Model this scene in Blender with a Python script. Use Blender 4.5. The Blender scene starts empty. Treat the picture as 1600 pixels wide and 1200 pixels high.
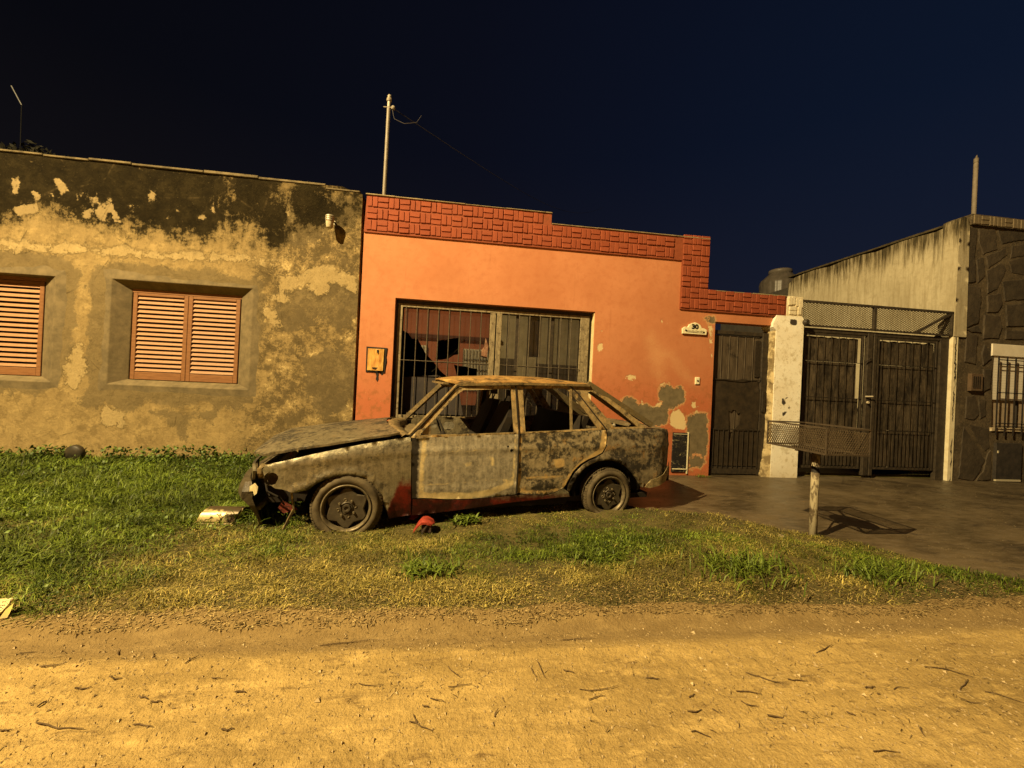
import bpy, bmesh, math, random
import numpy as np
from mathutils import Vector, Matrix
from mathutils.geometry import delaunay_2d_cdt
random.seed(7); RNG=np.random.default_rng(7)
sc=bpy.context.scene; COL=sc.collection
PI=math.pi
# ------------------------------------------------------------------ camera
cd=bpy.data.cameras.new('camera'); cam=bpy.data.objects.new('camera',cd); COL.objects.link(cam)
cd.sensor_width=36; cd.lens=36*600/1600; cd.clip_start=.02; cd.clip_end=400
_p,_r,_y=math.radians(.08),math.radians(2.69),math.radians(6.81)
fw=Vector((math.sin(_y)*math.cos(_p),math.cos(_y)*math.cos(_p),math.sin(_p)))
rt=Vector((math.cos(_y),-math.sin(_y),0)); up=rt.cross(fw)
rt2=rt*math.cos(_r)+up*math.sin(_r); up2=up*math.cos(_r)-rt*math.sin(_r)
cam.matrix_world=Matrix.Translation((0,0,1.27))@Matrix((rt2,up2,-fw)).transposed().to_4x4()
sc.camera=cam
sc.view_settings.view_transform='Standard'; sc.view_settings.look='None'; sc.view_settings.exposure=0; sc.view_settings.gamma=1
try: sc.view_settings.use_curve_mapping=False
except Exception: pass
sc.render.engine='CYCLES'; sc.cycles.max_bounces=6; sc.cycles.diffuse_bounces=4; sc.cycles.caustics_reflective=False; sc.cycles.caustics_refractive=False
sc.cycles.use_denoising=True
# ------------------------------------------------------------------ night sky
wd=bpy.data.worlds.new('World'); sc.world=wd; wd.use_nodes=True
nt=wd.node_tree; nt.nodes.clear()
o_=nt.nodes.new('ShaderNodeOutputWorld'); bg=nt.nodes.new('ShaderNodeBackground'); tc=nt.nodes.new('ShaderNodeTexCoord')
sx=nt.nodes.new('ShaderNodeSeparateXYZ'); nt.links.new(tc.outputs['Generated'],sx.inputs[0])
r1=nt.nodes.new('ShaderNodeValToRGB'); r2=nt.nodes.new('ShaderNodeValToRGB')
mr=nt.nodes.new('ShaderNodeMapRange'); mr.inputs[1].default_value=-1; mr.inputs[2].default_value=1
nt.links.new(sx.outputs['X'],mr.inputs[0]); nt.links.new(mr.outputs[0],r1.inputs[0])
def ramp(r,st):
    e=r.color_ramp.elements
    while len(e)>1: e.remove(e[-1])
    e[0].position=st[0][0]; e[0].color=(*st[0][1],1)
    for p,c in st[1:]:
        q=e.new(p); q.color=(*c,1)
# by azimuth (west black, east navy), then a faint warm town glow low over the roofs
ramp(r1,[(0,(.0010,.0010,.0014)),(.2,(.0013,.0015,.0026)),(.5,(.0022,.0030,.0076)),(.68,(.0024,.0044,.0125)),(.85,(.0027,.0065,.0185)),(1,(.003,.008,.024))])
ramp(r2,[(0,(.0075,.0046,.0036)),(.18,(.0055,.0042,.0045)),(.5,(.0012,.0012,.0020)),(1,(0,0,0))])
nt.links.new(sx.outputs['Z'],r2.inputs[0])
ad=nt.nodes.new('ShaderNodeMix'); ad.data_type='RGBA'; ad.blend_type='ADD'; ad.inputs[0].default_value=1
nt.links.new(r1.outputs[0],ad.inputs[6]); nt.links.new(r2.outputs[0],ad.inputs[7]); nt.links.new(ad.outputs[2],bg.inputs[0]); bg.inputs[1].default_value=1
nt.links.new(bg.outputs[0],o_.inputs[0])
LAMP=Vector((-7.6,-1.9,10.6)); LAMP_W=22500
# ------------------------------------------------------------------ helpers
def tag(o,label=None,cat=None,group=None,kind=None):
    if label: o['label']=label
    if cat: o['category']=cat
    if group: o['group']=group
    if kind: o['kind']=kind
    return o
def empty(name,loc=(0,0,0),rz=0):
    o=bpy.data.objects.new(name,None); o.location=loc; o.rotation_euler=(0,0,rz); o.empty_display_size=.1; COL.objects.link(o); return o
def link(name,me,parent=None,loc=None):
    o=bpy.data.objects.new(name,me); COL.objects.link(o)
    if parent: o.parent=parent
    if loc is not None: o.location=loc
    return o
def mk(name,V,F,mat=None,parent=None,smooth=False,attrs=None,cols=None):
    me=bpy.data.meshes.new(name); me.from_pydata([tuple(v) for v in V],[],F)
    if mat: me.materials.append(mat)
    if smooth: me.polygons.foreach_set('use_smooth',[True]*len(me.polygons))
    if attrs:
        for k,a in attrs.items():
            at=me.attributes.new(k,'FLOAT','POINT'); at.data.foreach_set('value',np.asarray(a,dtype=np.float32))
    me.validate(); me.update()
    return link(name,me,parent)
class MB:
    def __init__(s): s.V=[]; s.F=[]
    def add(s,V,F):
        b=len(s.V); s.V+= [tuple(v) for v in V]; s.F+= [tuple(b+i for i in f) for f in F]; return s
    def box(s,x0,x1,y0,y1,z0,z1,bev=0):
        if bev<=0:
            return s.add([(x0,y0,z0),(x1,y0,z0),(x1,y1,z0),(x0,y1,z0),(x0,y0,z1),(x1,y0,z1),(x1,y1,z1),(x0,y1,z1)],[(0,3,2,1),(4,5,6,7),(0,1,5,4),(1,2,6,5),(2,3,7,6),(3,0,4,7)])
        b=min(bev,(x1-x0)/2.1,(z1-z0)/2.1,(y1-y0)/1.5)   # chamfered toward -y
        ys=[(y1,0),(y0+b,0),(y0,b)]
        V=[]
        for y,i in ys: V+=[(x0+i,y,z0+i),(x1-i,y,z0+i),(x1-i,y,z1-i),(x0+i,y,z1-i)]
        F=[(3,2,1,0)]
        for k in (0,4):
            for j in range(4):
                a=k+j;c=k+(j+1)%4; F.append((a,c,c+4,a+4))
        F.append((8,9,10,11))
        return s.add(V,F)
    def bar(s,a,b,w,h=None,n=(0,0,1)):
        a=Vector(a);b=Vector(b);h=h or w;d=(b-a).normalized();n=Vector(n)
        if abs(d.dot(n))>.95: n=Vector((1,0,0))
        x=d.cross(n).normalized();y=x.cross(d).normalized()
        V=[]
        for p in (a,b):
            for i,j in ((-1,-1),(1,-1),(1,1),(-1,1)): V.append(p+x*i*w/2+y*j*h/2)
        return s.add(V,[(3,2,1,0),(4,5,6,7),(0,1,5,4),(1,2,6,5),(2,3,7,6),(3,0,4,7)])
    def tube(s,pts,r,n=8,cap=True):
        pts=[Vector(p) for p in pts]; R=r if isinstance(r,(list,tuple)) else [r]*len(pts)
        V=[];F=[];pn=None
        for i,p in enumerate(pts):
            d=(pts[min(i+1,len(pts)-1)]-pts[max(i-1,0)]).normalized()
            if pn is None:
                pn=d.cross(Vector((0,0,1)) if abs(d.z)<.9 else Vector((1,0,0))).normalized()
            else:
                pn=(pn-d*pn.dot(d)).normalized()
            bn=d.cross(pn)
            for k in range(n):
                a=2*PI*k/n; V.append(p+(pn*math.cos(a)+bn*math.sin(a))*R[i])
        for i in range(len(pts)-1):
            for k in range(n):
                a=i*n+k;b=i*n+(k+1)%n; F.append((a,b,b+n,a+n))
        if cap: F.append(tuple(range(n))[::-1]); F.append(tuple((len(pts)-1)*n+k for k in range(n)))
        return s.add(V,F)
    def lathe(s,prof,n=32,axis='z',c=(0,0,0),close=False):
        V=[];F=[];m=len(prof);c=Vector(c)
        for k in range(n):
            a=2*PI*k/n
            for r,t in prof:
                if axis=='z': V.append(c+Vector((r*math.cos(a),r*math.sin(a),t)))
                elif axis=='y': V.append(c+Vector((r*math.cos(a),t,r*math.sin(a))))
        for k in range(n):
            for j in range(m-1):
                a=k*m+j;b=((k+1)%n)*m+j; F.append((a,b,b+1,a+1) if axis=='z' else (a,a+1,b+1,b))
        return s.add(V,F)
    def prism(s,poly,y0,y1,bev=0):
        "polygon in (x,z), front face at y0 (toward -y), back at y1"
        n=len(poly); A=sum(poly[i][0]*poly[(i+1)%n][1]-poly[(i+1)%n][0]*poly[i][1] for i in range(n))
        if A<0: poly=poly[::-1]
        V=[(x,y1,z) for x,z in poly]
        if bev:
            cx=sum(p[0] for p in poly)/n; cz=sum(p[1] for p in poly)/n
            V+=[(x,y0+bev,z) for x,z in poly]
            ins=[]
            for x,z in poly:
                d=math.hypot(x-cx,z-cz)+1e-6; k=max(.3,1-bev*1.3/d); ins.append((cx+(x-cx)*k,cz+(z-cz)*k))
            V+=[(x,y0,z) for x,z in ins]; L=3
        else: V+=[(x,y0,z) for x,z in poly]; L=2
        F=[tuple(range(n))[::-1]]
        for l in range(L-1):
            for i in range(n):
                a=l*n+i;b=l*n+(i+1)%n; F.append((a,b,b+n,a+n))
        F.append(tuple((L-1)*n+i for i in range(n)))
        return s.add(V,F)
    def build(s,name,mat=None,parent=None,smooth=False,**k): return mk(name,s.V,s.F,mat,parent,smooth,**k)
# value noise ---------------------------------------------------------------
_T=RNG.random((256,256))
def vnoise(x,y):
    x=np.asarray(x,float);y=np.asarray(y,float); xi=np.floor(x).astype(int);yi=np.floor(y).astype(int);fx=x-xi;fy=y-yi
    fx=fx*fx*(3-2*fx);fy=fy*fy*(3-2*fy)
    g=lambda i,j:_T[i%256,j%256]
    return (g(xi,yi)*(1-fx)+g(xi+1,yi)*fx)*(1-fy)+(g(xi,yi+1)*(1-fx)+g(xi+1,yi+1)*fx)*fy
def fbm(x,y,o=4):
    r=0;a=.5;n=0
    for k in range(o): r=r+a*vnoise(np.asarray(x)*2**k+17.3*k,np.asarray(y)*2**k+5.1*k);n+=a;a*=.5
    return r/n
def sdf(x,y,poly):
    "signed distance, positive inside"
    P=np.asarray(poly,float);x=np.asarray(x,float);y=np.asarray(y,float)
    d=np.full(x.shape,1e9);ins=np.zeros(x.shape,bool);n=len(P)
    for i in range(n):
        ax,ay=P[i];bx,by=P[(i+1)%n];ex,ey=bx-ax,by-ay
        t=np.clip(((x-ax)*ex+(y-ay)*ey)/(ex*ex+ey*ey+1e-12),0,1)
        d=np.minimum(d,(x-ax-ex*t)**2+(y-ay-ey*t)**2)
        c=((ay>y)!=(by>y)); 
        with np.errstate(divide='ignore',invalid='ignore'): xx=ax+(y-ay)*ex/(ey if abs(ey)>1e-12 else 1e-12)
        ins^=c&(x<xx)
    d=np.sqrt(d); return np.where(ins,d,-d)
def sdfs(polys):
    def f(x,z):
        r=np.full(np.shape(x),-9.)
        for p in polys: r=np.maximum(r,sdf(x,z,p))
        return r
    return f
def dens(poly,res):
    o=[]
    for i in range(len(poly)):
        a=poly[i];b=poly[(i+1)%len(poly)];L=math.hypot(b[0]-a[0],b[1]-a[1]);k=max(1,int(round(L/res)))
        for j in range(k): o.append((a[0]+(b[0]-a[0])*j/k,a[1]+(b[1]-a[1])*j/k))
    return o
def sheet(name,outline,holes,res,front,back,mat,parent=None,attrs=None,smooth=True,jit=.25):
    "triangulated curved plate: outline and holes in 2D, front()/back() map numpy arrays of 2D points to 3D"
    n=len(outline); A=sum(outline[i][0]*outline[(i+1)%n][1]-outline[(i+1)%n][0]*outline[i][1] for i in range(n))
    out=dens(outline if A>0 else outline[::-1],res); hs=[dens(h,res) for h in holes]
    X=np.array([p[0] for p in out]);Z=np.array([p[1] for p in out])
    gx=np.arange(X.min()+res/2,X.max(),res);gz=np.arange(Z.min()+res/2,Z.max(),res)
    GX,GZ=np.meshgrid(gx,gz);GX=GX.ravel();GZ=GZ.ravel()
    GX=GX+RNG.uniform(-jit,jit,GX.shape)*res;GZ=GZ+RNG.uniform(-jit,jit,GZ.shape)*res
    ok=sdf(GX,GZ,out)>res*.45
    for h in hs: ok&=sdf(GX,GZ,h)<-res*.45
    verts=[Vector(p) for p in out];edges=[(i,(i+1)%len(out)) for i in range(len(out))]
    for h in hs:
        b=len(verts);verts+=[Vector(p) for p in h];edges+=[(b+i,b+(i+1)%len(h)) for i in range(len(h))]
    verts+=[Vector(p) for p in zip(GX[ok].tolist(),GZ[ok].tolist())]
    r=delaunay_2d_cdt(verts,edges,[],0,1e-6,False)
    v2=np.array([(v[0],v[1]) for v in r[0]]);T=np.array([t for t in r[2] if len(t)==3])
    c=v2[T].mean(1); ok=sdf(c[:,0],c[:,1],out)>0
    for h in hs: ok&=sdf(c[:,0],c[:,1],h)<0
    T=T[ok]
    a=v2[T[:,0]];b=v2[T[:,1]];c=v2[T[:,2]]
    fl=((b[:,0]-a[:,0])*(c[:,1]-a[:,1])-(b[:,1]-a[:,1])*(c[:,0]-a[:,0]))<0
    T[fl]=T[fl][:,::-1]
    Fp=np.stack(front(v2[:,0],v2[:,1]),1); N=len(v2)
    F=[tuple(t) for t in T.tolist()]; V=Fp
    if back is not None:
        Bp=np.stack(back(v2[:,0],v2[:,1]),1); V=np.concatenate([Fp,Bp])
        es={}
        for t in T.tolist():
            for i in range(3): es[(t[i],t[(i+1)%3])]=1
        bd=[e for e in es if (e[1],e[0]) not in es]
        F+=[(t[2]+N,t[1]+N,t[0]+N) for t in T.tolist()]+[(b_,a_,a_+N,b_+N) for a_,b_ in bd]
    at=None
    if attrs:
        at={}
        for k,f in attrs.items():
            q=np.broadcast_to(np.asarray(f(v2[:,0],v2[:,1]),float),(N,)); at[k]=np.concatenate([q,q]) if back is not None else q
    o=mk(name,V,F,mat,parent,smooth,attrs=at)
    if smooth and back is not None:
        me=o.data; 
        fl=np.ones(len(me.polygons),bool); fl[2*len(T):]=False
        me.polygons.foreach_set('use_smooth',fl)
        me.update()
        try:
            at2=me.attributes.new('sharp_edge','BOOLEAN','EDGE')
            ev=np.zeros(len(me.edges)*2,int); me.edges.foreach_get('vertices',ev); ev=ev.reshape(-1,2)
            bs=set(); 
            for a_,b_ in bd: bs.add((min(a_,b_),max(a_,b_))); bs.add((min(a_,b_)+N,max(a_,b_)+N))
            at2.data.foreach_set('value',np.array([(min(e),max(e)) in bs for e in ev.tolist()]))
        except Exception: pass
    return o
# ------------------------------------------------------------------ materials
class M:
    def __init__(s,name):
        s.m=bpy.data.materials.new(name); s.m.use_nodes=True; s.t=s.m.node_tree; s.n=s.t.nodes
        s.b=s.n['Principled BSDF']; s.co=s.n.new('ShaderNodeTexCoord').outputs['Object']; s.b.inputs['Roughness'].default_value=.85
        s.b.inputs['Specular IOR Level'].default_value=.25
    def L(s,a,b): s.t.links.new(a,b)
    def put(s,i,v):
        if isinstance(v,bpy.types.NodeSocket): s.L(v,i)
        elif v is not None:
            try: i.default_value=v
            except Exception: i.default_value=(*v,1)
    def math(s,op,a,b=None,c=None,clamp=False):
        n=s.n.new('ShaderNodeMath');n.operation=op;n.use_clamp=clamp
        s.put(n.inputs[0],a); 
        if b is not None: s.put(n.inputs[1],b)
        if c is not None: s.put(n.inputs[2],c)
        return n.outputs[0]
    def scale(s,v,xyz):
        n=s.n.new('ShaderNodeMapping');n.inputs['Scale'].default_value=xyz; s.L(v,n.inputs[0]); return n.outputs[0]
    def noise(s,sc_,det=4,rough=.55,v=None,dist=0):
        n=s.n.new('ShaderNodeTexNoise');n.inputs['Scale'].default_value=sc_;n.inputs['Detail'].default_value=det;n.inputs['Roughness'].default_value=rough;n.inputs['Distortion'].default_value=dist
        s.L(v if v is not None else s.co,n.inputs['Vector']); return n.outputs['Fac']
    def vor(s,sc_,v=None,feat='F1',out='Distance'):
        n=s.n.new('ShaderNodeTexVoronoi');n.feature=feat;n.inputs['Scale'].default_value=sc_; s.L(v if v is not None else s.co,n.inputs['Vector']); return n.outputs[out]
    def attr(s,k,o='Fac'):
        n=s.n.new('ShaderNodeAttribute');n.attribute_name=k; return n.outputs[o]
    def step(s,x,a,b):
        n=s.n.new('ShaderNodeMapRange'); s.put(n.inputs[0],x);n.inputs[1].default_value=a;n.inputs[2].default_value=b;n.inputs[3].default_value=0;n.inputs[4].default_value=1;n.clamp=True; return n.outputs[0]
    def mix(s,f,a,b,bl='MIX'):
        n=s.n.new('ShaderNodeMix');n.data_type='RGBA';n.blend_type=bl
        s.put(n.inputs[0],f)
        for i,v in ((6,a),(7,b)):
            if isinstance(v,bpy.types.NodeSocket): s.L(v,n.inputs[i])
            else: n.inputs[i].default_value=(*v,1)
        return n.outputs[2]
    def sep(s,ax,v=None):
        n=s.n.new('ShaderNodeSeparateXYZ'); s.L(v if v is not None else s.co,n.inputs[0]); return n.outputs[ax]
    def col(s,c): s.put(s.b.inputs['Base Color'],c) if isinstance(c,bpy.types.NodeSocket) else setattr(s.b.inputs['Base Color'],'default_value',(*c,1)); return s
    def rough(s,v): s.put(s.b.inputs['Roughness'],v); return s
    def metal(s,v): s.put(s.b.inputs['Metallic'],v); return s
    def bump(s,h,st=.3,d=.01):
        n=s.n.new('ShaderNodeBump');n.inputs['Strength'].default_value=st;n.inputs['Distance'].default_value=d; s.L(h,n.inputs['Height'])
        if s.b.inputs['Normal'].is_linked: s.L(s.b.inputs['Normal'].links[0].from_socket,n.inputs['Normal'])
        s.L(n.outputs[0],s.b.inputs['Normal']); return s
def simple(name,c,c2=None,sc_=20,rough=.8,bs=.3,bd=.004,metal=0,lo=.35,hi=.65,v=None):
    m=M(name); n=m.noise(sc_,6,.65)
    if c2 is not None: m.col(m.mix(m.step(n,lo,hi),c,c2))
    else: m.col(c)
    m.rough(rough).metal(metal); m.bump(m.noise(sc_*2,5,.6),bs,bd); return m.m
CEM_L=[[(-4.755,2.561),(-4.39,2.617),(-4.089,2.567),(-3.402,2.607),(-3.069,2.516),(-2.769,2.557),(-2.69,2.237),(-2.695,1.807),(-2.815,1.457),(-2.768,1.117),(-2.788,0.843),(-3.164,0.759),(-3.401,0.835),(-3.706,0.755),(-4.087,0.807),(-4.307,0.715),(-4.568,0.77),(-4.672,0.635),(-4.823,0.776),(-4.801,1.104),(-4.862,1.345),(-4.797,1.512),(-4.854,1.835),(-4.804,2.002),(-4.854,2.324)],[(-6.235,2.65),(-5.823,2.631),(-5.403,2.619),(-5.082,2.59),(-4.929,2.4),(-4.969,2.153),(-4.998,1.825),(-4.945,1.585),(-5.028,1.336),(-5.085,1.009),(-5.329,0.877),(-5.749,0.882),(-6.16,0.88)],[(-5.052,1.903),(-4.944,1.894),(-4.951,1.731),(-5.02,1.662)],[(-5.074,1.577),(-4.943,1.544),(-4.978,1.339),(-5.078,1.334)],[(-4.884,1.018),(-4.687,0.978),(-4.621,0.826),(-4.731,0.658),(-4.837,0.76)],[(-2.637,2.309),(-2.399,2.413),(-2.033,2.502),(-1.915,2.642),(-1.784,2.513),(-1.567,2.538),(-1.528,2.057),(-1.757,1.91),(-2.012,2.024),(-2.172,1.909),(-2.494,1.82),(-2.626,2.069),(-2.576,2.202)],[(-4.083,0.724),(-3.55,0.702),(-3.241,0.74),(-3.313,0.585),(-3.547,0.644),(-3.648,0.321),(-3.774,0.568)],[(-2.458,3.721),(-1.591,3.813),(-1.571,3.375),(-1.902,3.256),(-2.059,3.067),(-2.301,2.958),(-2.552,3.108)],[(-2.235,1.489),(-1.83,1.686),(-1.613,1.523),(-1.504,1.177),(-1.623,0.819),(-1.951,0.676),(-2.146,0.973)]]
PALE_L=[[(-2.593,2.588),(-2.285,2.613),(-2.129,2.782),(-1.879,2.75),(-1.538,2.655),(-1.571,2.45),(-1.871,2.576),(-1.982,2.288),(-2.197,2.464),(-2.519,2.378)],[(-2.752,2.189),(-2.629,2.138),(-2.566,1.987),(-2.513,1.888),(-2.621,1.941),(-2.731,2.062)],[(-2.694,2.322),(-2.395,2.327),(-2.431,2.212),(-2.594,2.244),(-2.673,2.212)],[(-6.24,2.783),(-5.829,2.781),(-5.126,2.781),(-4.397,2.789),(-3.642,2.789),(-2.9,2.82),(-2.539,2.816),(-2.615,2.724),(-3.407,2.708),(-4.094,2.683),(-4.977,2.673),(-5.825,2.678),(-6.236,2.689)],[(-5.006,1.337),(-4.929,1.545),(-4.858,1.59),(-4.832,1.306),(-4.834,1.021),(-4.916,0.919),(-5.012,0.964),(-5.067,1.091)],[(-4.675,0.701),(-4.568,0.77),(-4.377,0.63),(-4.409,0.505),(-4.592,0.474)],[(-2.847,0.729),(-2.463,1.132),(-2.326,0.792),(-2.343,0.273),(-2.818,0.089)],[(-2.169,1.84),(-1.84,1.905),(-1.532,1.792),(-1.464,0.296),(-1.806,1.162),(-2.071,1.498)]]
SPOT_L=[[(-5.281,3.583),(-5.218,3.606),(-5.158,3.532),(-5.098,3.473),(-5.154,3.435),(-5.194,3.366),(-5.228,3.492)],[(-5.322,3.377),(-5.253,3.408),(-5.236,3.345),(-5.29,3.291)],[(-5.71,3.576),(-5.669,3.588),(-5.667,3.38),(-5.694,3.361)],[(-5.508,3.413),(-5.421,3.358),(-5.43,3.245),(-5.475,3.304)],[(-5.009,3.41),(-4.96,3.439),(-4.949,3.359),(-4.991,3.33)],[(-4.925,3.476),(-4.883,3.496),(-4.887,3.431),(-4.819,3.372),(-4.83,3.29),(-4.89,3.341),(-4.908,3.42)],[(-4.794,3.473),(-4.757,3.461),(-4.766,3.329),(-4.797,3.375)],[(-4.674,3.388),(-4.616,3.41),(-4.602,3.247),(-4.526,3.189),(-4.486,3.127),(-4.559,3.12),(-4.624,3.245)],[(-4.943,3.213),(-4.836,3.265),(-4.838,3.142),(-4.925,3.133)],[(-5.707,3.176),(-5.431,3.261),(-5.441,3.163),(-5.634,3.096)],[(-4.406,3.333),(-4.344,3.273),(-4.321,3.424),(-4.302,3.343),(-4.371,3.221)],[(-4.206,3.536),(-4.133,3.577),(-4.083,3.466),(-4.156,3.408)],[(-3.463,3.631),(-3.425,3.652),(-3.405,3.367),(-3.446,3.431)],[(-4.807,3.267),(-4.668,3.257),(-4.677,3.117),(-4.78,3.148)],[(-3.857,3.322),(-3.827,3.342),(-3.815,3.242)],[(-3.967,3.244),(-3.923,3.265),(-3.912,3.199)],[(-3.587,3.282),(-3.511,3.306),(-3.524,3.254)]]
MOULD_L=[[(-6.288,3.905),(-5.457,3.885),(-4.812,3.88),(-3.38,3.86),(-3.292,3.633),(-3.314,3.249),(-3.421,3.045),(-3.651,2.99),(-3.956,2.995),(-4.258,3.017),(-4.557,3.071),(-4.777,3.066),(-5.068,3.119),(-5.431,3.261),(-5.636,3.143),(-5.834,2.885),(-6.243,2.846)],[(-3.068,3.912),(-2.67,3.939),(-2.739,3.691),(-2.891,3.504),(-2.567,3.451),(-2.471,3.116),(-2.701,2.837),(-2.876,3.164),(-3.006,3.407),(-3.12,3.651)],[(-2.336,3.734),(-1.991,3.754),(-1.951,3.426),(-2.07,3.309),(-2.237,3.354),(-2.365,3.472)],[(-3.174,3.645),(-3.045,3.403),(-3.066,2.976),(-3.175,3.135)]]
CEM_O=[[(2.318,1.126),(2.4,1.168),(2.532,1.125),(2.614,1.032),(2.707,1.065),(2.786,1.02),(2.932,1.045),(2.99,1.115),(2.927,1.151),(2.873,1.207),(2.919,1.325),(3.015,1.378),(3.145,1.316),(3.225,1.369),(3.32,1.275),(3.3,1.109),(3.18,1.035),(3.056,1.031),(3.076,0.84),(2.997,0.766),(2.794,0.74),(2.547,0.837),(2.349,0.974)],[(3.363,0.896),(3.516,0.97),(3.674,0.966),(3.737,0.535),(3.707,0.298),(3.567,0.354),(3.424,0.292)],[(3.427,0.233),(3.569,0.315),(3.7,0.22),(3.641,0.14),(3.474,0.116)],[(3.57,2.426),(3.737,2.457),(3.742,2.358),(3.648,2.342)]]
PALE_O=[[(3.075,0.847),(3.13,0.995),(3.243,1.009),(3.31,0.914),(3.354,0.866),(3.362,0.701),(3.216,0.715),(3.11,0.77)],[(3.395,1.093),(3.476,1.145),(3.543,1.05),(3.459,1.056)],[(3.454,0.948),(3.514,1.009),(3.644,0.926),(3.488,0.891)],[(2.304,1.489),(2.385,1.474),(2.434,1.505),(2.525,1.481),(2.488,1.412),(2.408,1.417)],[(1.888,1.905),(1.926,1.935),(1.985,1.929),(1.98,1.843),(1.923,1.802)],[(1.957,2.308),(1.976,2.328),(1.979,2.271)],[(1.936,2.145),(1.966,2.128),(1.948,2.089)],[(2.878,2.35),(2.91,2.333),(2.902,2.294)],[(2.97,2.356),(3.003,2.329),(2.984,2.289)],[(3.659,2.323),(3.722,2.328),(3.727,1.815),(3.685,2.01)],[(2.916,1.383),(2.996,1.416),(3.039,1.38),(2.958,1.347)],[(2.602,1.157),(2.666,1.083),(2.628,1.023)],[(2.879,1.091),(2.949,1.114),(2.943,1.026),(2.812,0.992),(2.66,0.986),(2.588,1.022),(2.81,1.031)]]
LIGHT_O=[[(2.635,2.122),(2.756,2.149),(2.92,1.917),(3.076,1.877),(3.318,1.598),(3.515,1.412),(3.305,1.441),(3.03,1.777),(2.934,1.627),(2.993,1.484),(2.895,1.383),(2.759,1.666),(2.686,1.903)]]
SCR_P=[[(4.902,1.265),(4.957,1.257),(4.938,1.196),(4.995,1.178),(4.952,1.136),(4.895,1.174)],[(4.978,1.298),(5.034,1.281),(5.014,1.239)],[(4.922,1.074),(4.954,1.095),(4.96,0.995),(4.928,0.953),(4.904,0.993)],[(5.009,1.118),(5.043,1.099),(5.034,1.058)],[(5.04,1.159),(5.05,1.18),(5.063,1.14)],[(4.979,1.046),(5.011,1.077),(5.003,1.017)],[(4.95,2.498),(5.084,2.497),(5.119,2.469),(5.089,2.396),(4.999,2.411)]]
STONES=[[(8.177,4.274),(8.381,4.239),(8.367,3.787),(8.402,3.36),(8.24,3.326)],[(8.418,4.254),(8.748,4.274),(8.804,3.944),(8.542,3.834),(8.444,3.998)],[(8.8,4.258),(9.318,4.285),(9.481,4.19),(9.068,4.087),(8.902,4.039)],[(8.23,3.282),(8.508,3.271),(8.533,3.047),(8.502,2.678),(8.267,2.577)],[(8.62,3.56),(8.906,3.725),(9.015,3.625),(8.841,3.264),(8.666,3.186)],[(9.047,3.759),(9.341,3.849),(9.582,3.782),(9.515,3.546),(9.122,3.569)],[(9.035,3.007),(9.383,3.076),(9.597,3.014),(9.589,2.673),(9.08,2.662)],[(8.621,2.827),(8.929,2.815),(8.977,2.645),(8.924,2.435),(8.618,2.416)],[(8.272,2.492),(8.501,2.463),(8.476,1.977),(8.272,2.009)],[(8.648,2.321),(8.73,2.218),(8.788,2.091),(8.641,1.975),(8.594,2.135)],[(8.645,1.9),(8.798,1.919),(8.79,1.583),(8.666,1.512)],[(8.329,1.422),(8.491,1.462),(8.597,1.143),(8.488,1.031),(8.323,1.058)],[(8.571,1.39),(8.711,1.385),(8.726,1.105),(8.614,1.057)],[(8.305,0.928),(8.426,0.782),(8.752,0.381),(8.662,0.164),(8.53,0.01),(8.251,0.049)],[(8.404,0.964),(8.801,0.902),(8.831,0.578),(8.745,0.511),(8.554,0.743)],[(8.937,3.402),(9.361,3.479),(9.527,3.338),(9.458,3.147),(9.018,3.082)],[(8.582,3.795),(8.971,3.969),(9.002,3.863),(8.879,3.755),(8.643,3.606)],[(9.11,4.025),(9.381,4.093),(9.444,3.902),(9.082,3.816)],[(9.058,2.585),(9.409,2.596),(9.621,2.576),(9.575,2.453),(9.066,2.433)],[(8.655,3.142),(8.908,3.204),(8.969,3.035),(8.875,2.876),(8.67,2.873)],[(8.407,3.737),(8.545,3.781),(8.599,3.483),(8.466,3.343)],[(8.281,2.557),(8.504,2.636),(8.574,2.522),(8.384,2.51)],[(8.81,0.491),(8.859,0.536),(8.885,0.038),(8.593,0.011),(8.725,0.165)]]
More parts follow.
